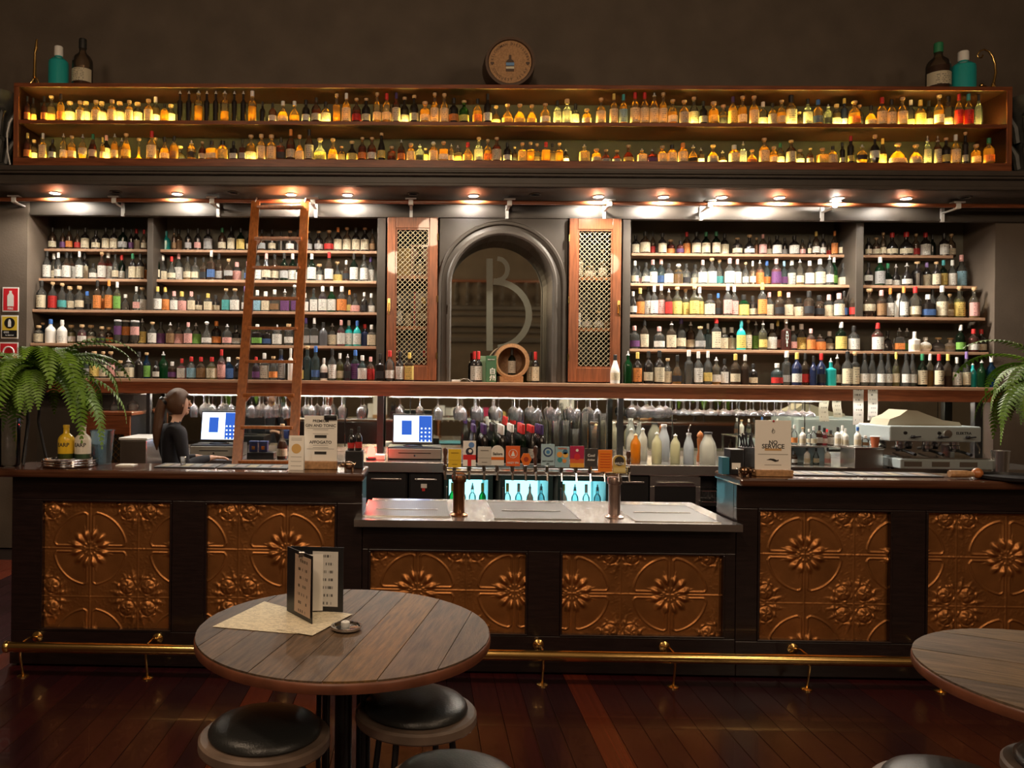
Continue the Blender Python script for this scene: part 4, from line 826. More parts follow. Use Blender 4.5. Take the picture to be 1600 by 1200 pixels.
# sheet material printed on a level page
m_, nt, ns, ln = nodes('printed_page'); out_ = N(ns, 'ShaderNodeOutputMaterial'); bs = N(ns, 'ShaderNodeBsdfPrincipled', i_Roughness=.6); ln.new(bs.outputs[0], out_.inputs[0])
tc = N(ns, 'ShaderNodeTexCoord'); mp = N(ns, 'ShaderNodeMapping'); mp.inputs['Rotation'].default_value = (0, 0, math.radians(18)); ln.new(tc.outputs['Object'], mp.inputs[0])
sp = N(ns, 'ShaderNodeSeparateXYZ'); ln.new(mp.outputs[0], sp.inputs[0])
def mth(op, a, b):
    n_ = N(ns, 'ShaderNodeMath', operation=op)
    for i, v in enumerate((a, b)):
        if isinstance(v, (int, float)): n_.inputs[i].default_value = v
        else: ln.new(v, n_.inputs[i])
    return n_.outputs[0]
rw = mth('MULTIPLY', sp.outputs['Y'], 150.0); frc = mth('FRACT', rw, 0); row = mth('FLOOR', rw, 0)
cm = N(ns, 'ShaderNodeCombineXYZ'); ln.new(mth('MULTIPLY', sp.outputs['X'], 38.0), cm.inputs[0]); ln.new(mth('MULTIPLY', row, 3.7), cm.inputs[1])
nz_ = N(ns, 'ShaderNodeTexNoise', i_Scale=1.0, i_Detail=2.0); ln.new(cm.outputs[0], nz_.inputs['Vector'])
inkm = mth('MULTIPLY', mth('LESS_THAN', frc, .45), mth('GREATER_THAN', nz_.outputs[0], .5))
oi = N(ns, 'ShaderNodeObjectInfo'); vm = N(ns, 'ShaderNodeVectorMath', operation='SCALE'); ln.new(oi.outputs['Color'], vm.inputs[0]); ln.new(mth('SUBTRACT', 1.0, mth('MULTIPLY', inkm, .42)), vm.inputs['Scale']); ln.new(vm.outputs[0], bs.inputs['Base Color'])
M['sheet2'] = m_
sheet('menu_sheet', 'cream printed food menu sheet lying flat, partly under the other sheet', [(332, 981), (413, 941), (470, 956), (487, 992), (440, 990)], .7512, (.80, .72, .52))
sheet('menu_sheet', 'cream printed menu sheet lying askew under the standing menu folder', [(432, 985), (455, 950), (551, 960), (488, 994)], .7528, (.78, .70, .52))
# standing menu folder: two black covers hinged at the back edge, pages inside
mf = thing('menu_folder', 'black menu folder standing open with printed pages clipped inside', 'menu', (0, 0, .7540))
def stand(name, mat, a, b, hgt, th, col=None, z0=0., lean=0.):
    """upright leaf over the table between two foot points"""
    A, B = Vector((a.x, a.y, z0)), Vector((b.x, b.y, z0)); t = (B - A).normalized(); nn = Vector((-t.y, t.x, 0)) * th
    up = Vector((0, 0, hgt)) + nn.normalized() * lean
    vs = [A, B, B + up, A + up]; vs = vs + [v + nn for v in vs]
    return MB().add(vs, [(0, 1, 2, 3), (7, 6, 5, 4), (0, 4, 5, 1), (1, 5, 6, 2), (2, 6, 7, 3), (3, 7, 4, 0)]).build(name, mat, mf, color=col)
za = .754
hinge, fl_, fr_ = tp(450, 957, za), tp(487, 976, za), tp(536, 957, za)
hinge = tp(448, 955, za)
hh = .235
stand('cover', 'black', hinge, fl_, hh, .003)
back_a = hinge + Vector((.012, .006, 0))
stand('cover', 'black', back_a, fr_, hh, .003)
d1 = (fl_ - hinge); d2 = (fr_ - back_a)
stand('page', M['label'], hinge + d1 * .36 - Vector((.004, .004, 0)), hinge + d1 * .97 - Vector((.004, .004, 0)), .205, .0012, (.72, .54, .42), .018, .002)
stand('page', M['label'], back_a + d2 * .42 - Vector((0, .006, 0)), back_a + d2 * .90 - Vector((0, .006, 0)), .20, .0012, (.80, .78, .74), .02)
stand('page', 'paper', back_a + d2 * .30 - Vector((.0, .02, 0)), back_a + d2 * .62 - Vector((0, .008, 0)), .205, .0012, None, .005)
cl = hinge + d1 * .62; MB().box(-.011, .011, -.006, .006, 0, .022, .002).build('clip', 'steel', mf, (cl.x - .002, cl.y - .003, .216))
# ashtray with a stub of candle
p = tp(541, 984, .7505)
ash = thing('glass_dish', 'small round dark glass dish beside the menu folder', 'dish', p)
MB().lathe([(.001, .001), (.045, .001), (.052, .006), (.053, .014), (.047, .014), (.044, .008), (.001, .006)], 32).build('bowl', 'chrome', ash)
tag(MB().lathe([(.001, 0), (.014, 0), (.015, .003), (.015, .017), (.012, .019), (.003, .018), (.001, .022)], 18).build('tea_light', 'white', None, (p.x - .004, p.y + .008, p.z + .0065)), 'white tea light sitting in the small glass dish', 'candle')
# ================================================================== BACK COUNTER
ZC = .92; YC = 6.67
cx0, cx1 = ax(236, 720, YC), XR - .01
bc = thing('back_counter', 'long stainless back counter below the bottle ledge', 'counter', (0, YC, 0))
MB().box(cx0, cx1, 0, .905, ZC - .012, ZC, .002).build('steel_top', 'steel', bc)
MB().box(cx0, cx1, -.012, .01, ZC - .085, ZC, .004).build('front_lip', 'steel', bc)
MB().box(cx0, cx1, .88, .905, ZC, ZC + .05, .003).build('upstand', 'steel', bc)
def unit_door(x0, x1, label, glass=False):
    """closed dark cupboard below the counter"""
    X0, X1 = ax(x0, 770, 6.70), ax(x1, 770, 6.70)
    t = thing('under_counter_cabinet', label, 'cabinet', ((X0 + X1) / 2, 6.70, 0))
    w2 = (X1 - X0) / 2 - .003
    MB().box(-w2, w2, .03, .6, .02, .83, .003).build('body', 'black', t)
    d = MB().box(-w2 + .01, w2 - .01, 0, .028, .1, .82, .004).build('door', 'black', t)
    MB().box(-w2 + .05, w2 - .05, -.02, -.008, .765, .78, .003).box(-w2 + .06, -w2 + .07, -.02, .002, .765, .78).box(w2 - .07, w2 - .06, -.02, .002, .765, .78).build('handle', 'steel', d)
    return t
unit_door(300, 568, 'dark cupboard under the back counter behind the raised bar')
unit_door(570, 637, 'dark cupboard under the second till, beside the raised bar')
u = unit_door(638, 692, 'dark cupboard with a small white and red sticker')
MB().box(-.04, .01, -.004, .001, .70, .735).build('sticker', 'white', u); MB().box(-.03, -.005, -.006, -.003, .675, .698).build('sticker', 'obj', u, color=(.6, .03, .03))
unit_door(962, 1016, 'dark cupboard between the fridges and the glass washer')
M['tealframe'] = pbr('dark_teal_fridge_frame', (.02, .05, .055), .3)
M['fridgelight'] = glow('fridge_light_panel', (.30, .85, .92), 1.0)
M['fridgewhite'] = pbr('fridge_lining', (.55, .66, .68), .4)
fridge_bottle = {}
def fridge(x0, x1, label, gl):
    X0, X1 = ax(x0, 770, 6.70), ax(x1, 770, 6.70); w2 = (X1 - X0) / 2; xc = (X0 + X1) / 2
    t = thing('bottle_fridge', label, 'fridge', (xc, 6.70, 0), 0, 'glass-door fridges under the counter')
    m = MB().box(-w2, w2, .56, .6, .02, .83).box(-w2, -w2 + .03, .03, .56, .02, .83).box(w2 - .03, w2, .03, .56, .02, .83).box(-w2 + .03, w2 - .03, .03, .56, .79, .83).box(-w2 + .03, w2 - .03, .03, .56, .02, .12)
    m.build('cabinet_shell', 'fridgewhite', t)
    d = MB(); 
    for e in ((-w2, w2, .775, .83), (-w2, w2, .02, .13), (-w2, -w2 + .04, .13, .775), (w2 - .04, w2, .13, .775)): d.box(e[0], e[1], 0, .028, e[2], e[3], .002)
    do = d.build('door', 'tealframe', t)
    MB().box(-w2 + .04, w2 - .04, .010, .016, .13, .775).build('pane', 'clear', do)
    MB().box(-w2 + .012, -w2 + .026, -.03, -.016, .3, .72, .003).build('handle', 'steel', do)
    MB().box(-w2 + .05, w2 - .05, .545, .555, .2, .78).build('light_panel', 'fridgelight', t)
    MB().box(-w2 + .035, w2 - .035, .06, .54, .44, .447).build('shelf', 'clear', t)
    rr = random.Random(int(x0)); n_ = max(3, int((2 * w2 - .1) / .075))
    for i in range(n_):
        xx = xc - w2 + .075 + i * (2 * w2 - .15) / max(1, n_ - 1)
        g = gl[i % len(gl)]
        bottle('beer_bottle', xx, 6.70 + .16, .4485, .28, .062, ('b' if g != 'w' else 'r') + g + '-' + rr.choice('wsy'), f'{GL[g][3]} chilled bottle, {ordinal(i + 1)} along in the fridge {label.split(", ")[1]}', 'chilled bottles in the fridges')
fridge(694, 770, 'teal-lit glass-door fridge, first from the second till', 'ggcgc')
fridge(782, 864, 'teal-lit glass-door fridge, middle of three', 'clwlcw')
fridge(872, 954, 'teal-lit glass-door fridge, nearest the glass washer', 'wlclw')
# glass washer and basket rack
gw = thing('glass_washer', 'stainless glass washer with smoked window under the juice bottles', 'glass washer', (ax(1055, 770, 6.70), 6.70, 0))
MB().box(-.21, .21, .03, .6, .02, .83, .004).build('body', 'steel', gw)
d_ = MB()
for e in ((-.21, .21, .74, .82), (-.21, .21, .1, .2), (-.21, -.17, .2, .74), (.17, .21, .2, .74)): d_.box(e[0], e[1], 0, .028, e[2], e[3], .002)
dd = d_.build('door', 'steel', gw); MB().box(-.17, .17, .012, .018, .2, .74).build('window', M['black'], dd)
MB().box(-.15, .15, -.03, -.015, .76, .775, .003).build('handle', 'chrome', dd)
wb = thing('wire_basket', 'small chrome wire basket on a bracket beside the glass washer', 'basket', (ax(1121, 770, 6.6), 6.66, .62))
for z in (0, .09):
    MB().tube([(-.1, 0, z), (.1, 0, z), (.1, .25, z), (-.1, .25, z), (-.1, 0, z)], .004, 6).build('rim_wire', 'chrome', wb)
for i in range(7): MB().tube([(-.1 + i * .033, 0, .09), (-.1 + i * .033, 0, 0), (-.1 + i * .033, .25, 0), (-.1 + i * .033, .25, .09)], .002, 5).build('wire', 'chrome', wb)
tag(MB().box(ax(1094, 770, 6.7), ax(1132, 770, 6.7), 6.91, 7.3, 0, .83, .003).box(ax(1094, 770, 6.7), ax(1132, 770, 6.7), 6.662, 6.912, .585, .618, .002).build('under_counter_cabinet', 'black'), 'dark bracket cupboard carrying the chrome wire basket', 'cabinet')
unit_door(1134, 1500, 'dark cupboard under the coffee machine')

# ---- hanging stemware
def glass_mesh(kind):
    if kind == 'wine': pr = [(.001, 0), (.034, 0), (.034, -.003), (.006, -.008), (.0045, -.02), (.0045, -.075), (.012, -.085), (.034, -.105), (.0415, -.13), (.041, -.16), (.033, -.205), (.031, -.205), (.038, -.16), (.039, -.13), (.032, -.108), (.001, -.088)]
    elif kind == 'flute': pr = [(.001, 0), (.030, 0), (.030, -.003), (.005, -.008), (.0045, -.07), (.012, -.085), (.025, -.12), (.026, -.17), (.021, -.215), (.019, -.215), (.024, -.17), (.023, -.12), (.001, -.09)]
    elif kind == 'balloon': pr = [(.001, 0), (.036, 0), (.036, -.003), (.006, -.008), (.005, -.05), (.02, -.06), (.05, -.085), (.058, -.115), (.052, -.145), (.043, -.165), (.041, -.165), (.050, -.145), (.056, -.115), (.047, -.087), (.001, -.063)]
    else: pr = [(.001, 0), (.036, 0), (.036, -.003), (.006, -.008), (.0045, -.08), (.015, -.088), (.045, -.105), (.054, -.125), (.053, -.135), (.042, -.11), (.001, -.092)]
    me = MB().lathe(pr, 18).mesh('stem_glass'); me.materials.append(M['clearglass']); return me
M['clearglass'] = glassy('stemware_glass', .05, 1.5, objcol=False, col=(.94, .95, .96), translucent=.22)
GM = {k: glass_mesh(k) for k in ('wine', 'flute', 'balloon', 'coupe')}
ZH = Z_ROW[4] - .138
racks = []
hang = [('flute', 153, 'o'), ('wine', 178, 'o'), ('balloon', 208, 'o')]
hang += [('wine', x, 'l') for x in (303, 318, 332, 346, 361, 375, 393, 405, 419, 430, 447, 477, 487, 505, 513, 534, 564)]
hang += [('wine', x, 'm') for x in (624, 656, 685, 716, 723, 743, 749, 772, 779, 804, 811, 830, 840, 860, 871, 892, 902, 922, 933)]
hang += [('balloon', x, 'r') for x in (986, 996, 1007, 1018, 1030, 1040)] + [('coupe', x, 'r') for x in range(1056, 1275, 11)]
cnt = {}
last = {}
for kind, x, g in hang:
    cnt[g] = cnt.get(g, 0) + 1
    Y = 7.387 if cnt[g] % 2 else 7.487
    if kind == 'coupe': Y = (7.385, 7.50)[cnt[g] % 2]
    X = ax(x, 640, Y)
    place = {'o': 'over the wine cabinet', 'l': 'on the rack behind ladder', 'm': 'on the rack over beer taps', 'r': 'on the coffee side rack'}[g]
    word = {'wine': 'clear wine glass', 'flute': 'slim clear flute glass', 'balloon': 'round clear balloon glass', 'coupe': 'shallow clear coupe glass'}[kind]
    o = link({'wine': 'wine_glass', 'flute': 'champagne_flute', 'balloon': 'balloon_glass', 'coupe': 'coupe_glass'}[kind], GM[kind], None, (X, Y, ZH - .0125))
    frm = {'o': 'outer wall', 'l': 'outer post', 'm': 'second till', 'r': 'font post'}[g]
    tag(o, f'{word}, upside down {place}, {ordinal(cnt[g])} from {frm}', 'glass', 'stemware ' + place)
    last.setdefault(g, []).append(X)
for g, xs in last.items():
    x0, x1 = min(xs) - .1, max(xs) + .1
    t = thing('glass_rack', {'o': 'short steel glass rack under the ledge over the wine cabinet', 'l': 'steel glass rack under the ledge behind the ladder', 'm': 'steel glass rack under the ledge over the beer taps', 'r': 'steel glass rack under the ledge toward the coffee machine'}[g], 'glass rack', ((x0 + x1) / 2, 7.34, ZH), 0, 'glass racks under the ledge')
    wd = (x1 - x0) / 2
    for yy in (.012, .068, .112, .172, .22): MB().box(-wd, wd, yy - .007, yy + .007, -.0125, -.0095).build('rail', 'steel', t)
    for xx in (-wd + .02, wd - .02, 0): MB().box(xx - .008, xx + .008, 0, .24, -.009, -.002).box(xx - .008, xx + .008, .226, .24, -.002, .1075).build('hanger', 'steel', t)

# ---- tills
M['screen'] = glow('lit_till_screen', (.66, .78, 1.0), 1.1); M['screenblue'] = glow('blue_screen_area', (.03, .10, .45), .45)
def till(x0, x1, y0, y1, Y, label, dlab, dx0, dx1, dz):
    X0, X1 = ax(x0, 670, Y), ax(x1, 670, Y); zt, zb = az((x0 + x1) / 2, y0, Y), az((x0 + x1) / 2, y1, Y); wd, hg = X1 - X0, zt - zb
    D0, D1 = ax(dx0, 705, Y - .05), ax(dx1, 705, Y - .05)
    t = thing('till_screen', label, 'till', ((X0 + X1) / 2, Y, dz), 0, 'touch-screen tills'); w2 = wd / 2; zz = zb - dz
    lean = Matrix.Translation((0, 0, zz)) @ Matrix.Rotation(math.radians(-12), 4, 'X')
    MB().box(-w2, w2, 0, .03, 0, hg, .006).xf(lean).build('casing', 'black', t)
    s = MB().box(-w2 + .012, w2 - .012, -.002, .0005, .02, hg - .016).xf(lean).build('screen', 'screen', t)
    MB().box(w2 * .30, w2 - .013, -.0035, -.0021, .022, hg - .018).xf(lean).build('keypad_area', 'screenblue', s)
    MB().box(-w2 * .55, -w2 * .05, -.0035, -.0021, .08, hg - .06).xf(lean).build('receipt_area', 'screenblue', s)
    kp = MB()
    for i in range(3):
        for j in range(4): kp.box(w2 * .40 + i * w2 * .19, w2 * .40 + i * w2 * .19 + .012, -.0048, -.0036, .045 + j * .035, .057 + j * .035)
    kp.build('keypad_keys', 'screen', s)
    MB().tube([(0, .03, .012), (0, .035, zz + .07)], .022, 10).lathe([(.001, 0), (.085, 0), (.085, .008), (.04, .016), (.001, .018)], 24, (0, .03, 0)).build('foot', 'black', t)
    d = thing('cash_drawer', dlab, 'cash drawer', ((D0 + D1) / 2, Y - .12, ZC + .001)); dw = (D1 - D0) / 2; dh = dz - ZC - .002
    MB().box(-dw, dw, .015, .38, 0, dh, .004).build('body', 'black', d)
    f = MB().box(-dw + .008, dw - .008, 0, .015, .012, dh - .012, .003).build('drawer_front', 'drawerface', d)
    MB().box(-dw * .6, dw * .6, -.003, .001, dh * .52, dh * .58).build('slot', 'black', f); MB().lathe([(.001, 0), (.008, 0), (.008, .006), (.001, .006)], 12).xf(Matrix.Translation((0, 0, dh * .36)) @ Matrix.Rotation(PI / 2, 4, 'X')).build('lock', 'chrome', f)
M['drawerface'] = pbr('grey_drawer_front', (.35, .34, .31), .4)
till(312, 371, 641, 690, 6.95, 'lit touch-screen till between the bartender and the ladder', 'black cash drawer under the ladder-side till', 300, 374, ZC + .11)
till(613, 677, 646, 694, 6.95, 'lit touch-screen till before the panelled mirror', 'cash drawer with pale front beside the red lamp', 606, 690, ZC + .11)
# card reader, red lamp
tag(MB().box(-.045, .045, -.06, .06, 0, .045, .008).build('receipt_printer', 'white', None, (ax(594, 708, 6.85), 6.85, ZC + .001)), 'small white receipt printer beside the red lamp', 'printer')
rd = thing('red_lamp', 'small red glass lamp glowing beside the receipt printer', 'lamp', (ax(580, 712, 6.8), 6.80, ZC + .001))
M['redglow'] = glow('red_lamp_glass', (1, .03, .02), 7)
MB().lathe([(.001, 0), (.045, 0), (.045, .02), (.03, .028), (.001, .028)], 18).build('base', 'black', rd)
MB().lathe([(.001, .029), (.03, .029), (.036, .06), (.03, .10), (.012, .125), (.001, .125)], 18).build('glass_shade', 'redglow', rd)
rl_ = lamp('red_lamp_light', 'POINT', (ax(580, 712, 6.8), 6.70, ZC + .10), 1.2, (1, .05, .03), .03)

# ---- bottles, boxes and glassware on the back counter
for i, x in enumerate((397, 412)):
    t = thing('tea_tin', ['dark blue printed tin box beside the ladder rail', 'dark blue printed tin box nearer the tall-stoppered bourbon'][i], 'tin', (ax(x, 700, 6.8), 6.80, ZC + .06))
    MB().box(-.036, .036, -.03, .03, 0, .075, .004).build('tin', 'obj', t, color=(.02, .03, .12)); MB().box(-.038, .038, -.032, .032, .0755, .092, .004).build('lid', 'obj', t, color=(.04, .07, .22)); MB().box(-.014, .014, -.033, -.0302, .02, .05).build('emblem', 'brass', t)
tag(MB().box(ax(386, 710, 6.75), ax(428, 710, 6.75), 6.74, 6.9, ZC + .001, ZC + .058, .004).build('card_tray', 'black'), 'low black tray under the blue tins', 'tray')
bottle('bourbon_bottle', ax(441, 690, 6.78), 6.78, ZC + .001, .30, .088, 'dncn', 'dark amber bourbon bottle with cream label standing behind the ladder foot', 'bottles on the back counter')
wr = random.Random(3)
for c_, x in enumerate((741, 757, 771, 785, 800, 817, 832, 846)):
    for k in range(4):
        cap = 'uukwwrrup'[c_]
        X = ax(x, 690, 6.76); Y = 6.76 + k * .095
        bottle('wine_bottle', X, Y, ZC + .001, .31 + (c_ % 3) * .006, .074, ('b' if c_ % 2 else 'c') + ('e' if c_ in (2, 5) else 'k') + ('w' if k == 0 and c_ in (4, 6) else 'k') + cap, f'upright wine bottle with {CP[cap][2].split()[0]} capsule, {ordinal(k + 1)} deep in {ordinal(c_ + 1)} file beside the second till', 'wine bottles filed on the back counter')
M['pint'] = glassy('pint_glass', .05, 1.5, objcol=False, col=(.95, .95, .93), translucent=.07)
tumbler = MB().lathe([(.001, 0), (.030, 0), (.031, .006), (.043, .145), (.041, .145), (.029, .012), (.001, .01)], 18).mesh('pint_glass'); tumbler.materials.append(M['pint'])
for s_, (x, n_) in enumerate(((869, 7), (884, 7), (899, 5), (914, 9), (928, 6), (942, 9))):
    Y = 6.86 + (s_ % 2) * .11
    for k in range(n_): tag(link('pint_glass', tumbler, None, (ax(x, 690, Y), Y, ZC + .002 + k * .0335)), f'clear pint glass, {ordinal(k + 1)} up in {ordinal(s_ + 1)} nested stack from the wine bottles', 'glass', 'nested pint glasses')
def juice(name, label, x, y1, hgt, wd, col, cap, Y=6.8, kind=0):
    t = thing(name, label, 'bottle', (ax(x, 705, Y), Y, ZC + .001))
    r = wd / 2
    pr = [(.001, 0), (r * .94, 0), (r, .01), (r, hgt * .62), (r * .92, hgt * .70), (r * .4, hgt * .84), (r * .34, hgt * .92), (.001, hgt * .92)] if kind == 0 else [(.001, 0), (r * .94, 0), (r, .01), (r, hgt * .55), (r * .85, hgt * .68), (r * .5, hgt * .85), (r * .42, hgt * .95), (.001, hgt * .95)]
    MB().lathe(pr, 20).build('bottle_body', 'frost', t, color=col)
    MB().lathe([(.001, hgt * .915), (r * .42, hgt * .915), (r * .40, hgt * .95), (r * .12, hgt * .97), (r * .08, hgt), (.001, hgt)] if kind == 0 else [(.001, hgt * .94), (r * .5, hgt * .94), (r * .5, hgt), (.001, hgt)], 16).build('cap', 'cap', t, color=cap)
    return t
juice('squeeze_bottle', 'orange squeeze bottle of syrup on the back counter', 993, 682, .255, .083, (.95, .45, .05), (.9, .7, .4))
juice('squeeze_bottle', 'cream squeeze bottle behind the orange syrup', 986, 670, .29, .08, (.85, .82, .70), (.9, .9, .85), 7.0)
juice('squeeze_bottle', 'cream squeeze bottle between orange and tall lemon bottles', 1004, 670, .29, .08, (.85, .82, .70), (.9, .9, .85), 7.05)
juice('squeeze_bottle', 'tall pale lemon squeeze bottle beside the orange one', 1026, 680, .27, .083, (.90, .86, .62), (.9, .9, .85))
juice('squeeze_bottle', 'pale lemon squeeze bottle beside the steel-spouted bottle', 1055, 678, .255, .08, (.90, .86, .62), (.9, .9, .85))
juice('water_jug', 'clear plastic bottle behind the lemon squeeze bottles', 1037, 665, .32, .10, (.75, .78, .78), (.8, .8, .8), 7.02, 1)
juice('juice_jug', 'large cloudy juice jug beside the pepper mill', 1106, 680, .27, .135, (.86, .84, .74), (.05, .05, .06), 6.8, 1)
sb = juice('spirit_decanter', 'clear bottle with long steel pour spout', 1076, 665, .26, .085, (.80, .83, .84), (.6, .6, .6), 6.8, 1)
MB().tube([(0, 0, .255), (0, 0, .30), (.015, 0, .335)], [.008, .006, .004], 8).build('pour_spout', 'chrome', sb)
pmill = thing('pepper_mill', 'turned orange timber pepper mill by the juice jug', 'pepper mill', (ax(1094, 690, 7.02), 7.02, ZC + .001))
MB().lathe([(.001, 0), (.03, 0), (.03, .03), (.02, .09), (.026, .16), (.028, .2), (.001, .2)], 16).build('body', 'ladder', pmill); MB().lathe([(.001, .202), (.022, .202), (.029, .225), (.02, .25), (.006, .262), (.001, .27)], 16).build('head', 'ladder', pmill)
# steel bench on the coffee side with mixer bottles
mb0, mb1 = ax(1234, 700, 6.8), ax(1330, 700, 6.8)
bn = thing('mixer_shelf', 'raised steel shelf of small mixer bottles beside the coffee machine', 'shelf', ((mb0 + mb1) / 2, 6.80, ZC + .001)); w2 = (mb1 - mb0) / 2
MB().box(-w2, w2, 0, .4, .150, .162, .002).build('deck', 'steel', bn)
for sx in (-1, 1):
    for yy in (.015, .385): MB().box(sx * (w2 - .012) - .009, sx * (w2 - .012) + .009, yy - .009, yy + .009, 0, .149).build('leg', 'steel', bn)
MB().box(-w2 + .03, w2 - .03, .39, .398, 0, .149).build('back_sheet', M['fridgewhite'], bn)
up = [(1241, 6.95, 'rcow'), (1254, 6.92, 'rwcn'), (1264, 7.05, 'rccw'), (1271, 6.9, 'rccw'), (1280, 6.9, 'snwk'), (1288, 6.9, 'spwk'), (1298, 6.9, 'snWk'), (1309, 6.86, 'swck'), (1316, 6.95, 'rwcw'), (1321, 6.84, 'rwcw'), (1292, 7.06, 'rowr')]
for i, (x, Y, code) in enumerate(up):
    bottle('mixer_bottle', ax(x, 690, Y), Y, ZC + .164, (.17, .15, .13, .16)[i % 4], .052, code, f'small {GL[code[1]][3]} mixer bottle, {ordinal(i + 1)} along the raised steel shelf from the no service sign', 'mixer bottles on the raised steel shelf')
for i, (x, code) in enumerate(((1241, 'snwk'), (1261, 'rwck'), (1275, 'ccck'), (1293, 'rwpk'))):
    bottle('mixer_bottle', ax(x, 715, 6.88), 6.88, ZC + .002, (.11, .145, .14, .145)[i], .05, code, f'small {GL[code[1]][3]} mixer bottle, {ordinal(i + 1)} along under the raised steel shelf', 'mixer bottles under the raised steel shelf')
sbx = thing('steel_bin_unit', 'square stainless bin unit beside the coffee machine', 'bin', (ax(1358, 720, 6.55), 6.55, ZC + .001))
MB().box(-.115, .115, .0, .23, 0, .16, .004).build('body', 'steel', sbx); MB().box(-.12, .12, -.01, .24, .161, .175, .004).build('lid', 'steel', sbx)
for i, (x, code, hh_) in enumerate(((1340, 'rwcb', .16), (1352, 'scnw', .09))): bottle('mixer_bottle', ax(x, 690, 6.65), 6.65, ZC + .177, hh_, .055, code, ['white bottle with blue cap on the square steel bin unit', 'squat clear jar on the square steel bin unit'][i], 'bottles on the bin unit')
cup = thing('paper_cup', 'red-brown paper cup on the square steel bin unit', 'cup', (ax(1367, 700, 6.60), 6.60, ZC + .177))
MB().lathe([(.001, 0), (.026, 0), (.036, .085), (.034, .085), (.025, .004), (.001, .004)], 18).build('cup', 'obj', cup, color=(.45, .12, .05)); MB().lathe([(.036, .083), (.038, .086), (.036, .09), (.034, .086), (.036, .083)], 18).build('cup_rim', 'white', cup)
cloth = MB(); rr = random.Random(2); g_ = 14
for i in range(g_ + 1):
    for j in range(g_ + 1):
        u_, v_ = i / g_ - .5, j / g_ - .5; cloth.v.append((u_ * .12, v_ * .10, max(0, .05 * math.exp(-(u_ * u_ + v_ * v_) * 9) + .012 * math.sin(9 * u_ + 5 * v_) * math.cos(7 * v_)) + .001))
for i in range(g_):
    for j in range(g_): a = i * (g_ + 1) + j; cloth.f.append((a, a + g_ + 1, a + g_ + 2, a + 1)); cloth.sm.append(True)
tag(cloth.build('bar_cloth', 'obj', None, (ax(1369, 690, 6.72), 6.71, ZC + .177), color=(.62, .66, .60)), 'crumpled pale cloth on the square steel bin unit', 'cloth')
for i, (x0, x1, y0, y1) in enumerate(((1333, 1349, 632, 664), (1356, 1371, 632, 657))):
    Y = 7.272; A = at(x0, y0, Y); B = at(x1, y1, Y); m = MB(); k = 8
    top = Z_ROW[4] - .032
    for j in range(k + 1):
        z = top + (B.z - top) * j / k; off = .008 * math.sin(j * .9 + i); m.v += [(A.x + off * .4, Y + off, z), (B.x + off * .4, Y + off, z)]
    for j in range(k): m.f.append((j * 2, j * 2 + 1, j * 2 + 3, j * 2 + 2)); m.sm.append(False)
    tag(m.build('order_slip', M['label'], None, color=(.72, .70, .62)), ['longer white order slip hanging from the ledge over the mixer shelf', 'shorter cream order slip hanging from the ledge by the coffee machine'][i], 'paper')

# ---- coffee machine
em = thing('coffee_machine', 'pale three-group espresso machine with chrome group heads', 'coffee machine', (ax(1457, 720, 6.5), 6.50, ZC + .001))
w2 = 72 * 6.5 / F; ht = az(1452, 666, 6.5) - ZC
M['palemetal'] = pbr('pale_blue_grey_enamel', (.50, .58, .60), .28, metal=.4)
MB().box(-w2 + .05, w2 - .05, .22, .55, .03, ht - .02, .01).build('back_body', 'palemetal', em)
MB().box(-w2 + .02, w2 - .0, -.02, .45, ht - .125, ht, .012).build('top_fascia', 'palemetal', em)
MB().box(-w2 + .06, w2 + .04, -.10, .5, .02, .10, .008).build('base', 'palemetal', em)
MB().box(-w2 + .08, w2 + .02, -.09, .22, .101, .112, .002).build('drip_grate', 'chrome', em)
MB().box(-w2 + .10, w2 - .10, .205, .219, .11, ht - .13).build('splash_plate', 'chrome', em)
for sx in (-w2 + .1, w2 - .02): MB().lathe([(.001, 0), (.025, 0), (.022, .019), (.001, .019)], 14, (sx, .1, 0)).lathe([(.001, 0), (.025, 0), (.022, .019), (.001, .019)], 14, (sx, .4, 0)).build('foot', 'black', em)
for k in range(3):
    gx = -w2 * .58 + k * w2 * .58
    gh = MB().lathe([(.001, 0), (.034, 0), (.034, -.03), (.040, -.035), (.040, -.06), (.001, -.06)], 18, (gx, .07, ht - .126)).build('group_head', 'chrome', em)
    MB().lathe([(.001, -.061), (.038, -.061), (.034, -.085), (.001, -.085)], 18, (gx, .07, ht - .126)).tube([(gx, .035, ht - .2), (gx, -.03, ht - .205), (gx, -.13, ht - .22)], [.009, .012, .013], 8).build('portafilter', 'black', gh)
    MB().box(gx - .07, gx + .07, -.104, -.100, .04, .08, .001).build('button_panel', 'chrome', em)
    MB().tube([(gx + .04, -.022, ht - .085), (gx + .04, -.05, ht - .085)], .012, 10).tube([(gx + .01, -.05, ht - .088), (gx + .09, -.055, ht - .082)], .006, 8).build('lever', 'black', em)
MB().lathe([(.001, 0), (.032, 0), (.032, .008), (.001, .010)], 20).xf(Matrix.Translation((w2 * .28, -.0205, ht - .06)) @ Matrix.Rotation(PI / 2, 4, 'X')).build('gauge', 'screenless', em) if False else MB().lathe([(.001, 0), (.032, 0), (.032, .008), (.001, .010)], 20).xf(Matrix.Translation((w2 * .28, -.0205, ht - .06)) @ Matrix.Rotation(PI / 2, 4, 'X')).build('gauge', 'chrome', em)
for kx in (-w2 * .62, w2 * .1): MB().lathe([(.001, 0), (.014, 0), (.012, .012), (.001, .012)], 14).xf(Matrix.Translation((kx, -.0205, ht - .055)) @ Matrix.Rotation(PI / 2, 4, 'X')).build('knob', 'black', em)
MB().tube([(w2 - .03, .0, ht - .126), (w2 - .03, -.04, ht - .18), (w2 - .05, -.06, .14)], .006, 8).build('steam_wand', 'chrome', em)
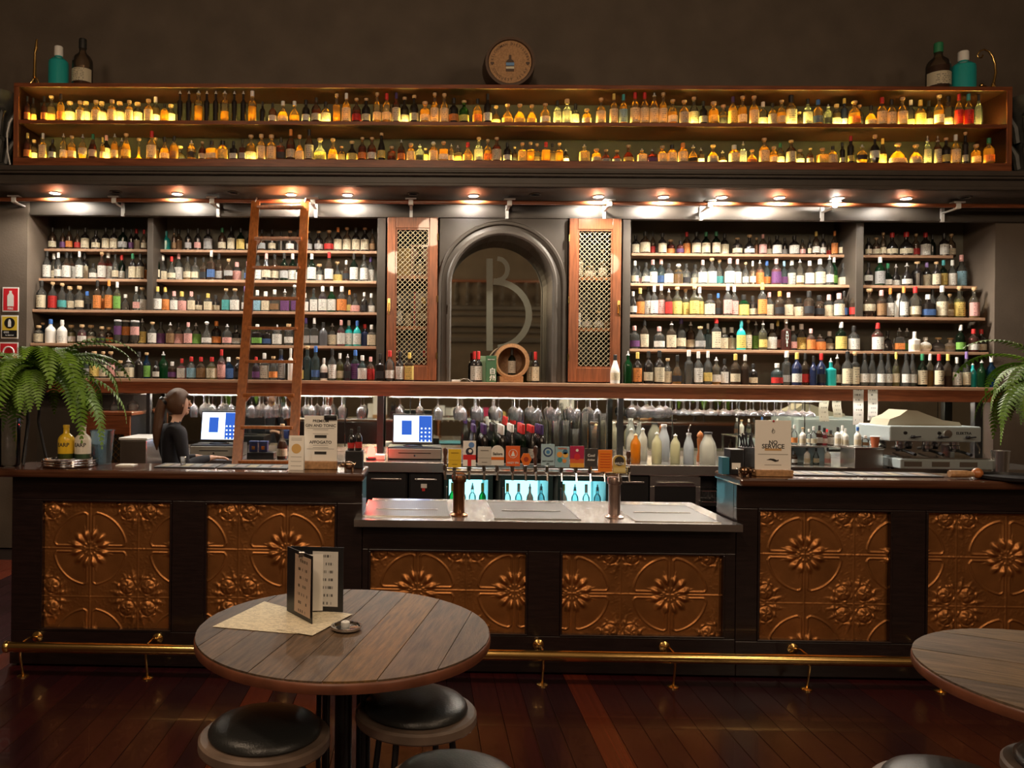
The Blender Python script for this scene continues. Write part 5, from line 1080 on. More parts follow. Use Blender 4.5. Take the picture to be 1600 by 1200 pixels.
text_mb('ELEKTRA', .030, (w2 * .62, -.0215, ht - .055)).build('lettering', 'black', em)
# folded tarp and paper on top of it
sk = thing('folded_sack', 'pale folded coffee sack lying on top of the coffee machine', 'sack', (ax(1440, 655, 6.6), 6.60, ZC + .001 + ht + .001))
pr = [(-.30, 0), (.30, 0), (.28, .03), (.15, .045), (.02, .09), (-.06, .12), (-.14, .125), (-.20, .08), (-.28, .05)]
MB().prism(pr, -.04, .22).build('sack', 'obj', sk, color=(.40, .36, .27))
bk = thing('steel_bucket', 'tall steel bucket between the coffee machine and the fern', 'bucket', (ax(1563, 715, 6.4), 6.40, ZC - .02))
MB().lathe([(.001, 0), (.055, 0), (.065, .19), (.068, .19), (.068, .196), (.062, .196), (.052, .006), (.001, .006)], 24).build('pail', 'steel', bk)
tag(MB().box(ax(1545, 740, 6.3), ax(1590, 740, 6.3), 6.28, 6.62, 0, ZC - .021, .004).build('side_cabinet', 'black'), 'black side cabinet carrying the steel bucket', 'cabinet')

# ---- wine cabinet and ice box at the sign end
wc = thing('wine_cabinet', 'dark timber cabinet with diamond wire front beneath the hanging flute', 'cabinet', (ax(167, 700, 7.05), 7.05, 0))
cw, chh = 36 * 7.05 / F, zc(649, 7.05)
MB().box(-cw, cw, .03, .5, 0, chh - .03, .004).build('carcass', 'black', wc); MB().box(-cw - .02, cw + .02, -.01, .5, chh - .029, chh, .004).build('top_board', 'mahogany', wc)
MB().box(-cw, cw, 0, .028, chh - .20, chh - .03, .004).build('drawer', 'mahogany', wc)
MB().box(-cw, -cw + .05, 0, .028, .05, chh - .2).box(cw - .05, cw, 0, .028, .05, chh - .2).box(-cw + .05, cw - .05, 0, .028, .05, .12).build('frame', 'mahogany_v', wc)
def lattice(root, x0, x1, z0, z1, y, step, r, mat):
    m = MB(); w, h = x1 - x0, z1 - z0
    k = -h
    while k < w:
        a, b = max(k, 0), min(k + h, w)
        if b - a > .01:
            m.bar((x0 + a, y, z0 + a - k), (x0 + b, y, z0 + b - k), r, r, (0, 1, 0)); m.bar((x0 + a, y + r, z1 - (a - k)), (x0 + b, y + r, z1 - (b - k)), r, r, (0, 1, 0))
        k += step
    o = m.build('wire_mesh', mat, root); o['kind'] = 'stuff'; return o
lattice(wc, -cw + .05, cw - .05, .12, chh - .2, .012, .055, .004, 'brass')
ib = thing('ice_well', 'grey metal ice well with a white lid behind the yellow bottle', 'ice well', (ax(208, 700, 6.0), 6.0, 0))
zib = az(208, 684, 6.0)
MB().box(-.10, .10, 0, .4, 0, zib - .02, .006).build('body', 'steel', ib); MB().box(-.11, .11, -.01, .41, zib - .019, zib, .006).build('lid', 'white', ib)
# ================================================================== WIRE DOORS
def wire_door(x0, x1, y0, y1, label, hinge_right, stuff):
    Yd = YPIER - .045
    A, B = at(x0, y1, Yd), at(x1, y0, Yd); X0, X1 = A.x, B.x; z0, z1 = Z_ROW[4] + .012, Z_HEAD - .005
    xm, wd, h = (X0 + X1) / 2, (X1 - X0) / 2, z1 - z0
    t = thing('wire_door', label, 'door', (xm, Yd, z0), 0, 'wire mesh doors of the back bar'); fw = .078
    for nme, e in (('stile', (-wd, -wd + fw, 0, h)), ('stile', (wd - fw, wd, 0, h)), ('rail', (-wd + fw, wd - fw, h - .10, h)), ('rail', (-wd + fw, wd - fw, 0, .13))):
        MB().box(e[0] + .0005, e[1] - .0005, 0, .035, e[2], e[3], .004).build(nme, 'mahogany_v', t)
    b = MB()
    for e in ((-wd + fw, wd - fw, h - .115, h - .10), (-wd + fw, wd - fw, .13, .145), (-wd + fw, -wd + fw + .014, .145, h - .115), (wd - fw - .014, wd - fw, .145, h - .115)): b.box(e[0], e[1], .006, .030, e[2], e[3])
    b.build('bead', 'mahogany_v', t)
    lattice(t, -wd + fw, wd - fw, .145, h - .115, .018, .046, .0045, 'wire')
    hx = -wd + .02 if hinge_right else wd - .02
    MB().box(hx - .012, hx + .012, -.006, .0, h * .42, h * .50).tube([(hx, -.006, h * .47), (hx, -.03, h * .47), (hx + (.0), -.032, h * .40)], .006, 8).build('latch', 'brass', t)
    for hz in (.15, .5, .88): MB().tube([((wd if hinge_right else -wd), -.004, h * hz - .03), ((wd if hinge_right else -wd), -.004, h * hz + .03)], .007, 8).build('hinge', 'brass', t)
    # cupboard behind the mesh
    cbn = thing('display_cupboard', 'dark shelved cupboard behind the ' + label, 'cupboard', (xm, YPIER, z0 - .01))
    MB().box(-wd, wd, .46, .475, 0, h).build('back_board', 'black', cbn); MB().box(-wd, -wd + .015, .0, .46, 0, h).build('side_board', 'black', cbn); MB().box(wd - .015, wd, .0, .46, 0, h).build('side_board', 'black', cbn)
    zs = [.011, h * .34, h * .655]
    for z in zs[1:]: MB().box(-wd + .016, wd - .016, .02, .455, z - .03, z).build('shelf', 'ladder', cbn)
    return xm, wd, [z0 - .01 + z for z in zs]
M['wire'] = pbr('pale_gilt_wire', (.60, .54, .36), .4, metal=.5)
xm, wd, zs = wire_door(603, 684.5, 340, 590, 'wire mesh door on the ladder side of the arch', True, 0)
tag(MB().box(-.07, .07, -.02, .02, 0, .27, .003).build('gift_box', 'obj', None, (xm - .09, 7.56, zs[2] + .001), color=(.50, .32, .07)), 'gold gift box behind the ladder-side wire door', 'box')
gb = thing('gift_box', 'timber presentation box holding a dark bottle behind the ladder-side wire door', 'box', (xm + .07, 7.58, zs[2] + .001))
MB().box(-.085, -.065, -.05, .05, 0, .30).box(.065, .085, -.05, .05, 0, .30).box(-.065, .065, .04, .05, 0, .30).box(-.065, .065, -.05, .04, 0, .02).box(-.065, .065, -.05, .04, .28, .30).build('case', 'ladder', gb)
bottle('cognac_bottle', xm + .07, 7.57, zs[2] + .0225, .25, .10, 'rkck', 'dark bottle inside the timber presentation box', 'bottles behind the wire doors')
bottle('cognac_bottle', xm - .13, 7.52, zs[1] + .001, .30, .075, 'rkWw', 'dark bottle with white label low behind the ladder-side mesh', 'bottles behind the wire doors')
bottle('cognac_bottle', xm - .04, 7.60, zs[1] + .001, .26, .075, 'rkCk', 'dark bottle with cream label beside the red book behind mesh', 'bottles behind the wire doors')
bk2 = thing('display_case', 'red and grey display case with a round decanter behind mesh', 'case', (xm + .10, 7.60, zs[1] + .001))
MB().box(-.085, -.07, -.05, .06, 0, .33).build('side', 'obj', bk2, color=(.45, .03, .03)); MB().box(-.07, .08, .05, .06, 0, .33).build('back', 'obj', bk2, color=(.42, .36, .32))
bottle('cognac_bottle', xm + .11, 7.57, zs[1] + .002, .28, .13, 'oncy', 'round dark amber decanter before the grey display case', 'bottles behind the wire doors')
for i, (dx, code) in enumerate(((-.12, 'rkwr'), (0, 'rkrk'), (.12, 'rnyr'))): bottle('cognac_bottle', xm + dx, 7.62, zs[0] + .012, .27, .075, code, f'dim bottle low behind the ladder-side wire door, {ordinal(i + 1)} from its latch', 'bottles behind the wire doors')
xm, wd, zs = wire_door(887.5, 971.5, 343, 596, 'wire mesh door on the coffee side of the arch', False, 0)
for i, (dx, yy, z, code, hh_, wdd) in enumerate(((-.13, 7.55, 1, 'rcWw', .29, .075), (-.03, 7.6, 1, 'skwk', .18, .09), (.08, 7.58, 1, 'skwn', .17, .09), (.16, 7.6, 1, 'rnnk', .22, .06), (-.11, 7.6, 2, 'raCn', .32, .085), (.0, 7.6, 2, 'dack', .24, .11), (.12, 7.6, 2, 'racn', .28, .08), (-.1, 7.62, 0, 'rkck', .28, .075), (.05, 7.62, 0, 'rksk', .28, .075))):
    bottle('cognac_bottle', xm + dx, yy, zs[z] + (.012 if z == 0 else .001), hh_, wdd, code, f'{GL[code[1]][3]} bottle with {LB[code[2].lower()][1]} label behind coffee-side mesh, {ordinal(i % 5 + 1)} on its {["floor", "middle shelf", "upper shelf"][z]}', 'bottles behind the wire doors')

# ================================================================== LADDER
def lad(side, z): pass
Lt, Lb = Vector((ax(400, 318, 7.175), 7.175, 3.23)), Vector((ax(370, 725, 6.26), 6.26, az(370, 725, 6.26)))
sl = (Lb - Lt) / (Lt.z - Lb.z); Lf = Lt + sl * Lt.z; Lw = .445
ld = thing('library_ladder', 'orange varnished timber ladder leaning on the copper rail', 'ladder', (Lf.x, Lf.y, 0))
def lp(z, s): p = Lt + sl * (Lt.z - z); return (p.x + s * Lw - Lf.x, p.y - Lf.y, z)
for s in (0, 1): MB().bar(lp(.004, s), lp(3.20, s), .030, .075, (1, 0, 0)).build('stile', 'ladder', ld)
ry = [323, 372, 418, 466, 513, 565, 617, 668, 722]
zl = []
for y in ry:                                            # solve the rung height whose image row matches
    lo, hi = .5, 3.3
    for _ in range(40):
        mid = (lo + hi) / 2; p = Lt + sl * (Lt.z - mid)
        if PY + (H - mid) * F / p.y + ROLL * (-220) > y: lo = mid
        else: hi = mid
    zl.append(mid)
zl += [zl[-1] - .30, zl[-1] - .60]
for i, z in enumerate(zl):
    a, b = lp(z, 0), lp(z, 1); MB().box(a[0] + .015, b[0] - .015, a[1] - .035, a[1] + .045, z - .012, z + .012, .004).build('rung', 'ladder', ld)
    if i in (1, 6):
        for s, q in ((0, 1), (1, -1)):
            c = lp(z - .013, s); MB().prism([(c[0] + q * .0155, z - .0125), (c[0] + q * .075, z - .0125), (c[0] + q * .0155, z - .09)], c[1] - .02, c[1] + .025).build('corner_brace', 'ladder', ld)
for s in (0, 1):
    c = lp(3.2, s); MB().tube([(c[0], c[1] + .012, 3.08), (c[0], c[1] - .025 + .012, 3.20), (c[0], 7.2 - Lf.y - .023, 3.225), (c[0], 7.2 - Lf.y, 3.243), (c[0], 7.2 - Lf.y + .024, 3.225)], .007, 8).build('rail_hook', 'white', ld)
    MB().box(lp(0, s)[0] - .018, lp(0, s)[0] + .018, -.045, .045, 0, .02, .004).build('foot_pad', 'black', ld)

# ================================================================== ON THE LEDGE AND CABINET
bar_y = 7.46
zb_ = Z_ROW[4] + .001
for x, yy, code, lab in ((741, 7.56, 'bkWr', 'wine bottle with red capsule partly hidden beside the green box'), (747.5, 7.46, 'bkWr', 'wine bottle with white label and red capsule beside the green box'), (829, 7.56, 'byCk', 'pale wine bottle partly hidden beside the small ledge barrel'), (836.5, 7.46, 'bkCr', 'wine bottle with cream label and red capsule beside the ledge barrel')):
    bottle('wine_bottle', ax(x, 575, yy), yy, zb_, 48 * yy / F, 12 * yy / F, code, lab, 'wine bottles before the arch')
for i, (x, yy, col) in enumerate(((757.5, 7.53, (.22, .34, .20)), (767, 7.44, (.045, .13, .06)))):
    g = thing('whisky_box', ['pale green whisky carton half hidden behind the dark green one', 'dark green whisky carton with white brushed characters'][i], 'box', (ax(x, 580, yy), yy, zb_))
    MB().box(-.047, .047, -.04, .04, 0, .245, .003).build('carton', 'obj', g, color=col)
    if i:
        text_mb('\u767d', .06, (.012, -.041, .10)).build('lettering', 'white', g); text_mb('\u5dde', .06, (.014, -.041, .038)).build('lettering', 'white', g)
        text_mb('SINGLE MALT', .011, (0, -.041, .21)).build('lettering', 'paper', g)
kg = thing('oak_barrel', 'small open-fronted oak barrel on a cradle holding a wine bottle', 'barrel', (ax(799.5, 585, 7.42), 7.42, zb_))
M['oak'] = pbr('pale_oak', (.40, .22, .10), .45, vary=.25, vscale=8, stretch=(8, 1, 8)); M['oakdark'] = pbr('dark_barrel_timber', (.09, .05, .03), .5, vary=.2)
R_ = 25.5 * 7.42 / F; zk = R_ + .045
rot = Matrix.Translation((0, 0, zk)) @ Matrix.Rotation(PI / 2, 4, 'X')
MB().lathe([(R_ * .86, .0), (R_ * .96, -.0), (R_ * .99, -.05), (R_ * 1.06, -.16), (R_ * .99, -.27), (R_ * .93, -.32), (.001, -.32), (.001, -.29), (R_ * .84, -.28), (R_ * .94, -.16), (R_ * .86, -.02), (R_ * .86, .0)], 32).xf(rot).build('staves', 'oak', kg)
for yy in (-.02, -.09, -.24): MB().lathe([(R_ * 1.0 + .012, yy - .012), (R_ * 1.0 + .014, yy + .012), (R_ * 1.0 - .01, yy + .012), (R_ * 1.0 - .01, yy - .012), (R_ * 1.0 + .012, yy - .012)], 32).xf(rot).build('hoop', 'oakdark' if yy != -.02 else 'oak', kg)
MB().prism([(-.11, 0), (.11, 0), (.11, .06), (.07, .05), (.03, .035), (-.03, .035), (-.07, .05), (-.11, .06)], .02, .07).prism([(-.11, 0), (.11, 0), (.11, .06), (.07, .05), (.03, .035), (-.03, .035), (-.07, .05), (-.11, .06)], .2, .25).build('cradle', 'oak', kg)
bb = bottle('wine_bottle', ax(799.5, 590, 7.52), 7.52, zb_ + .072, .25, .072, 'beWk', 'green wine bottle with white label standing inside the small barrel', 'wine bottles before the arch')
cbx = thing('cable_box', 'small white cable box with a loose lead on the ledge', 'cable', (ax(712, 595, 7.5), 7.50, zb_))
MB().box(-.04, .04, -.03, .03, 0, .02, .004).build('box', 'white', cbx); MB().tube([(.04, 0, .012), (.07, 0, .03), (.11, .01, .028), (.15, .02, .004), (.16, .02, .003)], .003, 6).build('lead', 'white', cbx)
# barrel head sign above the cabinet
bs_ = thing('barrel_sign', 'barrel end standing on the cabinet painted with a bottle', 'barrel', (ax(796, 120, 7.12), 7.12, ZTOP + .001))
R_ = 38.5 * 7.1 / F; zk = R_ + .035
rot = Matrix.Translation((0, 0, zk)) @ Matrix.Rotation(PI / 2, 4, 'X')
MB().lathe([(R_ * .87, .03), (R_ * .90, .05), (R_, .05), (R_ * 1.05, -.06), (R_ * 1.06, -.16), (.001, -.16), (.001, .028), (R_ * .87, .028)], 40).xf(rot).build('staves', 'oakdark', bs_)
MB().lathe([(.001, .031), (R_ * .86, .031), (R_ * .86, .038), (.001, .038)], 40).xf(rot).build('barrel_head', M['oak'], bs_)
bt = MB().prism([(-.036, -.085), (.036, -.085), (.036, -.008), (.03, .01), (.012, .022), (.010, .06), (-.010, .06), (-.012, .022), (-.03, .01), (-.036, -.008)], -.044, -.0385); bt.xf(Matrix.Translation((0, 0, zk))).build('painted_bottle', 'oakdark', bs_)
MB().box(-.036, .036, -.0455, -.0442, zk - .035, zk - .008).build('painted_label', 'obj', bs_, color=(.15, .30, .55)); MB().box(-.036, .036, -.0455, -.0442, zk - .063, zk - .042).build('painted_label', 'obj', bs_, color=(.7, .65, .5))
tm = MB()
def arc_text(s, r, a0, a1, size, flip):
    for i, ch in enumerate(s):
        if ch == ' ': continue
        a = math.radians(a0 + (a1 - a0) * i / (len(s) - 1))
        m = text_mb(ch, size, (r * math.cos(a), -.0395, zk + r * math.sin(a)), ang=a - PI / 2 if not flip else a + PI / 2); tm.add(m.v, m.f)
arc_text('KILCHOMAN DISTILLERY', R_ * .72, 172, 8, .030, False); arc_text('CONQUEST ISLAY', R_ * .72, 205, 335, .030, True)
for a in (186, 354): m = text_mb('\u2665', .03, (R_ * .72 * math.cos(math.radians(a)), -.0395, zk + R_ * .72 * math.sin(math.radians(a)))); tm.add(m.v, m.f)
tm.build('lettering', 'oakdark', bs_)
MB().box(-.13, .13, -.03, .10, 0, .03, .004).build('cradle', 'mahogany', bs_)
# display bottles at the cabinet ends
def disp(x, code, hpx, wpx, lab, Y=7.08):
    return bottle('display_bottle', ax(x, 110, Y), Y, ZTOP + .001, hpx * Y / F, wpx * Y / F, code, lab, 'oversize bottles on the cabinet')
o = disp(91.5, 'st-w', 66, 31, 'large teal display bottle with silver cap beside the brass candlestick')
o2 = disp(129, 'rnck', 78, 31, 'large dark bourbon display bottle beside the teal one, ladder side')
o3 = disp(1466, 'rncg', 76, 34, 'large dark bourbon display bottle beside the teal one, coffee side')
o4 = disp(1505, 'st-w', 63, 35, 'large teal display bottle with white cap beside the brass scroll')
for oo in (o2, o3):
    d = oo.data.copy(); oo.data = d
# brass ornaments
br = thing('brass_candlestick', 'slim brass stand with scrolled foot at the cabinet end', 'ornament', (ax(54, 120, 7.06), 7.06, ZTOP + .001))
s = 7.06 / F
MB().tube([(0, 0, 16 * s), (.0, 0, 30 * s), (.002, 0, 56 * s), (.012, 0, 62 * s), (.018, 0, 76 * s)], [.016, .014, .011, .015, .008], 10).build('stem', 'brass', br)
MB().tube([(-.04, 0, .004), (-.045, 0, .03), (-.02, 0, .06), (.0, 0, .09), (.02, 0, .085), (.03, 0, .06), (.035, .01, .03), (.06, .02, .004)], .008, 8).tube([(.0, -.0, .09), (.02, -.03, .05), (.02, -.05, .008)], .008, 8).build('scrolled_foot', 'brass', br)
bs2 = thing('brass_scroll', 'curling brass scroll ornament at the coffee end of the cabinet', 'ornament', (ax(1550, 125, 7.06), 7.06, ZTOP + .001))
pts = [(1548, 132), (1553, 118), (1556, 104), (1555, 90), (1551, 78), (1545, 70), (1538, 67), (1531, 70), (1527, 76), (1529, 80), (1534, 80), (1536, 76)]
q0 = at(1550, 132, 7.06)
MB().tube([((at(*p_, 7.06) - q0).x, 0, (at(*p_, 7.06) - q0).z + .006) for p_ in pts], [.012, .011, .010, .010, .009, .008, .007, .006, .006, .006, .006, .007], 10).build('scroll', 'brass', bs2)
MB().tube([(-.09, 0, .05), (-.06, 0, .04), (-.03, 0, .02), (.0, 0, .04), (.02, 0, .07)], .012, 8).tube([(.005, 0, .07), (.02, -.01, .03), (.035, -.02, .006)], .012, 8).ball((-.09, 0, .055), .018).tube([(-.03, 0, .02), (-.02, 0, .006)], .012, 8).build('scrolled_foot', 'brass', bs2)
# loose white cable at the cabinet end
tag(MB().tube([(XC0 - .006, YCAB - .02, ZA + .01), (XC0 - .03, YCAB - .02, ZA - .03), (XC0 - .05, YCAB - .02, ZA - .12), (XC0 - .045, YCAB - .02, ZBm + .05), (XC0 - .02, YCAB - .02, 3.46)], .006, 6).build('light_cable', 'white'), 'thin pale cable hanging at the end of the cabinet', 'cable')
# carved capitals at either side of the cabinet
def capital(x, lab):
    t = thing('carved_capital', lab, 'capital', (ax(x, 260, 6.95), 7.02, 3.4375))
    M_ = MB().lathe([(.001, 0), (.16, 0), (.17, .03), (.14, .06), (.13, .3), (.16, .42), (.22, .55), (.25, .60), (.25, .66), (.001, .66)], 24); M_.build('drum', 'carved', t)
    for k in range(10):
        a = 2 * PI * k / 10
        for zz, rr_, sc_ in ((.05, .14, 1.), (.28, .15, 1.1)):
            pts = [(rr_ * math.cos(a), rr_ * math.sin(a), zz), ((rr_ + .02) * math.cos(a), (rr_ + .02) * math.sin(a), zz + .12 * sc_), ((rr_ + .07) * math.cos(a), (rr_ + .07) * math.sin(a), zz + .2 * sc_), ((rr_ + .10) * math.cos(a), (rr_ + .10) * math.sin(a), zz + .17 * sc_)]
            MB().tube(pts, [.03, .035, .022, .01], 8).build('acanthus_leaf', 'carved', t)
M['carved'] = pbr('dark_green_black_carving', (.05, .05, .045), .45, vary=.4, vscale=12)
capital(-22, 'dark carved leafy capital beside the sign end of the cabinet'); capital(1626, 'dark carved leafy capital beside the coffee end of the cabinet')
# wall signs
def sign(name, lab, x0, x1, y0, y1, bg):
    Yw = 7.378; A, B = at(x0, y1, Yw), at(x1, y0, Yw); w2, h = (B.x - A.x) / 2, B.z - A.z
    t = thing(name, lab, 'sign', ((A.x + B.x) / 2, Yw, A.z)); MB().box(-w2, w2, -.005, 0, 0, h, .001).build('plate', 'white', t)
    MB().box(-w2 * .88, w2 * .88, -.0062, -.0051, h * .05, h * .95).build('field', 'obj', t, color=bg); return t, w2, h
t, w2, h = sign('extinguisher_sign', 'red wall sign with a white fire extinguisher pictogram', 4, 30, 449, 487, (.62, .02, .03))
MB().prism([(-.03, .05), (.03, .05), (.03, .15), (.012, .175), (.012, .195), (-.012, .195), (-.012, .175), (-.03, .15)], -.0075, -.0063).build('pictogram', 'white', t); text_mb('FIRE', .03, (0, -.0065, .028)).build('lettering', 'white', t)
t, w2, h = sign('extinguisher_sign', 'yellow and black extinguisher instruction sign on the wall', 2, 29, 493, 529, (.72, .52, .05))
MB().box(-w2 * .88, w2 * .88, -.0068, -.0063, h * .06, h * .36).build('text_band', 'black', t); MB().lathe([(.001, 0), (.05, 0), (.05, .001), (.001, .001)], 28).xf(Matrix.Translation((0, -.0063, h * .67)) @ Matrix.Rotation(PI / 2, 4, 'X')).build('disc', 'black', t)
MB().prism([(-.014, h * .67 - .035), (.014, h * .67 - .035), (.014, h * .67 + .01), (.006, h * .67 + .035), (-.006, h * .67 + .035), (-.014, h * .67 + .01)], -.0085, -.0074).build('pictogram', 'white', t); text_mb('CO2', .024, (-.03, -.0070, h * .27)).build('lettering', 'white', t); text_mb('for electrical', .015, (.0, -.0070, h * .15)).build('lettering', 'white', t)
t, w2, h = sign('hose_sign', 'red wall sign with a white hose reel ring behind the fern', -1, 29, 535, 574, (.62, .02, .03))
MB().tube([(.05 * math.cos(2 * PI * i / 24), -.0075, h * .6 + .05 * math.sin(2 * PI * i / 24)) for i in range(25)], .008, 6, cap=False).build('pictogram', 'white', t); text_mb('HOSE', .026, (0, -.0065, .035)).build('lettering', 'white', t)
# ================================================================== BEER FONT
ZS_ = ZS + .001
bf = thing('beer_font', 'two-column beer font with a row of printed tap badges', 'beer taps', (0, 4.46, ZS_))
M['fontcopper'] = pbr('dark_copper_column', (.34, .15, .07), .28, metal=1); M['fontsteel'] = pbr('rosy_steel_column', (.62, .46, .40), .32, metal=1)
zbr = az(840, 741, 4.46) - ZS_
for x, mat in ((717, 'fontcopper'), (960, 'fontsteel')):
    X = ax(x, 780, 4.46)
    c = MB().lathe([(.001, .002), (.033, .002), (.033, zbr - .01), (.001, zbr - .01)], 24, (X, 0, 0)).build('column', mat, bf)
    MB().lathe([(.001, .0), (.052, .0), (.052, .006), (.036, .014), (.034, .016)], 24, (X, 0, 0)).build('base_flange', mat, c)
    MB().lathe([(.034, zbr - .05), (.040, zbr - .048), (.042, zbr - .03), (.038, zbr - .012), (.001, zbr - .009)], 24, (X, 0, 0)).build('collar', mat, c)
XB0, XB1 = ax(693, 740, 4.46), ax(984, 742, 4.46)
MB().tube([(XB0, 0, zbr + .012), (XB1, 0, zbr + .012)], .020, 14).build('bridge_pipe', 'steel', bf)
badges = [('k', 691, 701, 703, 730, (.07, .03, .02), None), ('s', 700, 721, 702, 730, (.72, .48, .03), 'GINGER'), ('x', 723, 744, 689, 728, (.78, .76, .74), None), ('s', 746, 768, 698, 727, (.52, .50, .46), 'DRAUGHT'),
 ('a', 767, 788, 696, 727, (.75, .72, .66), 'Sailors'), ('s', 790, 813, 697, 728, (.75, .13, .03), 'HAZY IPA'), ('h', 813, 831, 708, 727, (.72, .16, .02), None), ('k', 833, 843, 700, 731, (.07, .03, .02), None),
 ('c', 845, 867, 694, 727, (.36, .52, .60), 'EAST COAST'), ('d', 867, 890, 698, 730, (.28, .45, .52), None), ('g', 890, 913, 697, 730, (.42, .02, .08), None), ('s', 913, 934, 701, 729, (.05, .045, .045), 'Cool Amber'),
 ('s', 934, 957, 703, 737, (.80, .22, .02), 'PALE ALE'), ('r', 957, 978, 711, 739, (.55, .40, .12), 'WILDE'), ('k', 979, 989, 708, 730, (.07, .03, .02), None)]
for kd, x0, x1, y0, y1, col, txt in badges:
    Yb = 4.40
    A, B = at(x0, y1, Yb), at(x1, y0, Yb); xc, w2 = (A.x + B.x) / 2, (B.x - A.x) / 2 * .96; z0, z1 = A.z - ZS_, B.z - ZS_; yb = Yb - 4.46; h = z1 - z0
    tp_ = MB().tube([(xc, -.018, zbr + .012), (xc, -.050, zbr + .008), (xc, -.058, zbr - .03)], .007, 8).lathe([(.001, 0), (.012, 0), (.012, .03), (.001, .03)], 12, (xc, -.03, zbr + .02)).build('tap', 'chrome', bf)
    if kd == 'k':
        MB().lathe([(.001, 0), (.008, 0), (.012, h * .3), (.007, h * .42), (.014, h * .7), (.011, h * .92), (.001, h)], 14, (xc, yb + .03, z0 + .012)).build('tap_handle', 'obj', bf, color=col); continue
    yb0, yb1 = yb - .004, yb + .004
    if kd == 'h': poly = [(xc + w2 * math.cos(PI / 3 * i), (z0 + z1) / 2 + h / 2 * math.sin(PI / 3 * i) * 1.1) for i in range(6)]
    elif kd in 'ar': poly = [(xc - w2, z0), (xc + w2, z0), (xc + w2, z1 - h * .3)] + [(xc + w2 * math.cos(PI * i / 10), z1 - h * .3 + h * .3 * math.sin(PI * i / 10)) for i in range(1, 10)] + [(xc - w2, z1 - h * .3)]
    else: poly = [(xc - w2, z0), (xc + w2, z0), (xc + w2, z1), (xc - w2, z1)]
    bd = MB().prism(poly, yb0, yb1).build('tap_badge', 'obj', bf, color=col)
    yf = yb0 - .0006
    def plate(a, b, c, d, colr, e=.0009): MB().box(a, b, yf - e, yf + .0005, c, d).build('print', 'obj', bd, color=colr)
    def disc(cx_, cz_, r, colr, e=.0012): MB().lathe([(.001, 0), (r, 0), (r, e), (.001, e)], 22).xf(Matrix.Translation((cx_, yf + .0004, cz_)) @ Matrix.Rotation(PI / 2, 4, 'X')).build('print', 'obj', bd, color=colr)
    dark, white = (.03, .03, .05), (.85, .83, .78)
    zm = (z0 + z1) / 2
    if kd == 'x':
        plate(xc - w2, xc + w2, z0, z0 + h * .45, (.62, .03, .03)); plate(xc - w2 * .25, xc + w2 * .25, z0, z0 + h * .42, white, .0018) ; plate(xc - w2 * .25, xc + w2 * .25, z0 + .001, z0 + h * .42, (.62, .03, .03), .0026); plate(xc - w2, xc - w2 * .3, z0, z0 + h * .25, white, .002); plate(xc + w2 * .3, xc + w2, z0, z0 + h * .25, white, .002)
        disc(xc, z0 + h * .58, w2 * .6, dark); disc(xc + w2 * .1, z0 + h * .60, w2 * .28, white, .002); disc(xc + w2 * .3, z1 - h * .16, w2 * .45, (.12, .25, .55))
    elif kd == 'c':
        disc(xc, z0 + h * .63, w2 * .72, (.04, .07, .16)); disc(xc, z0 + h * .63, w2 * .50, (.36, .52, .60), .002); disc(xc, z0 + h * .63, w2 * .28, (.06, .22, .45), .0028)
        text_mb('EAST COAST', .0105, (xc, yf - .001, z0 + h * .20)).build('lettering', 'ink', bd); text_mb('IPA', .011, (xc, yf - .001, z0 + h * .08)).build('lettering', 'ink', bd)
    elif kd == 'd':
        for dx, dz, r, cl_ in ((-.4, .3, .4, (.75, .35, .08)), (.45, .25, .4, (.80, .45, .10)), (-.35, -.35, .35, (.05, .28, .32)), (.4, .62, .36, (.05, .15, .28)), (.3, -.45, .3, (.7, .3, .1))): disc(xc + dx * w2, zm + dz * h * .4, w2 * r, cl_)
        text_mb('TROPICAL', .011, (xc, yf - .001, z1 - h * .09)).build('lettering', 'obj', bd, color=(.7, .15, .05))
    elif kd == 'g':
        plate(xc - w2, xc + w2, z0, z0 + h * .2, (.80, .40, .05)); plate(xc - w2, xc + w2, z0 + h * .2, z0 + h * .4, (.70, .14, .05)); disc(xc, z0 + h * .5, w2 * .45, (.62, .03, .04), .0018); disc(xc, z1 - h * .2, w2 * .2, white)
    elif kd == 'h': disc(xc, zm, w2 * .45, (.35, .05, .02))
    elif kd == 'a':
        plate(xc - w2, xc + w2, z0 + h * .28, z0 + h * .42, (.72, .16, .02)); text_mb('Sailors', .020, (xc, yf - .001, z0 + h * .58)).build('lettering', 'ink', bd)
    elif txt == 'HAZY IPA':
        MB().tube([(xc + w2 * .6 * math.cos(2 * PI * i / 20), yf, z0 + h * .62 + w2 * .6 * math.sin(2 * PI * i / 20)) for i in range(21)], .0014, 5, cap=False).build('print', 'white', bd); MB().prism([(xc - w2 * .3, z0 + h * .5), (xc + w2 * .3, z0 + h * .5), (xc, z0 + h * .78)], yf - .001, yf + .0005).build('print', 'white', bd)
        text_mb('HAZY IPA', .0145, (xc, yf - .001, z0 + h * .16)).build('lettering', 'white', bd)
    elif kd == 'r':
        disc(xc, z1 - h * .34, w2 * .75, (.04, .035, .03)); text_mb('WILDE', .018, (xc, yf - .001, z0 + h * .52)).build('lettering', 'white', bd); plate(xc - w2 * .9, xc + w2 * .9, z0 + h * .06, z0 + h * .3, (.70, .58, .25))
    elif txt == 'PALE ALE':
        for k in range(6): plate(xc - w2 * .75, xc + w2 * .75, z0 + h * (.2 + k * .12), z0 + h * (.235 + k * .12), (.62, .10, .01))
    elif txt == 'Cool Amber':
        text_mb('Cool', .020, (xc, yf - .001, z0 + h * .62)).build('lettering', 'white', bd); text_mb('Amber', .015, (xc, yf - .001, z0 + h * .38)).build('lettering', 'white', bd)
    else:
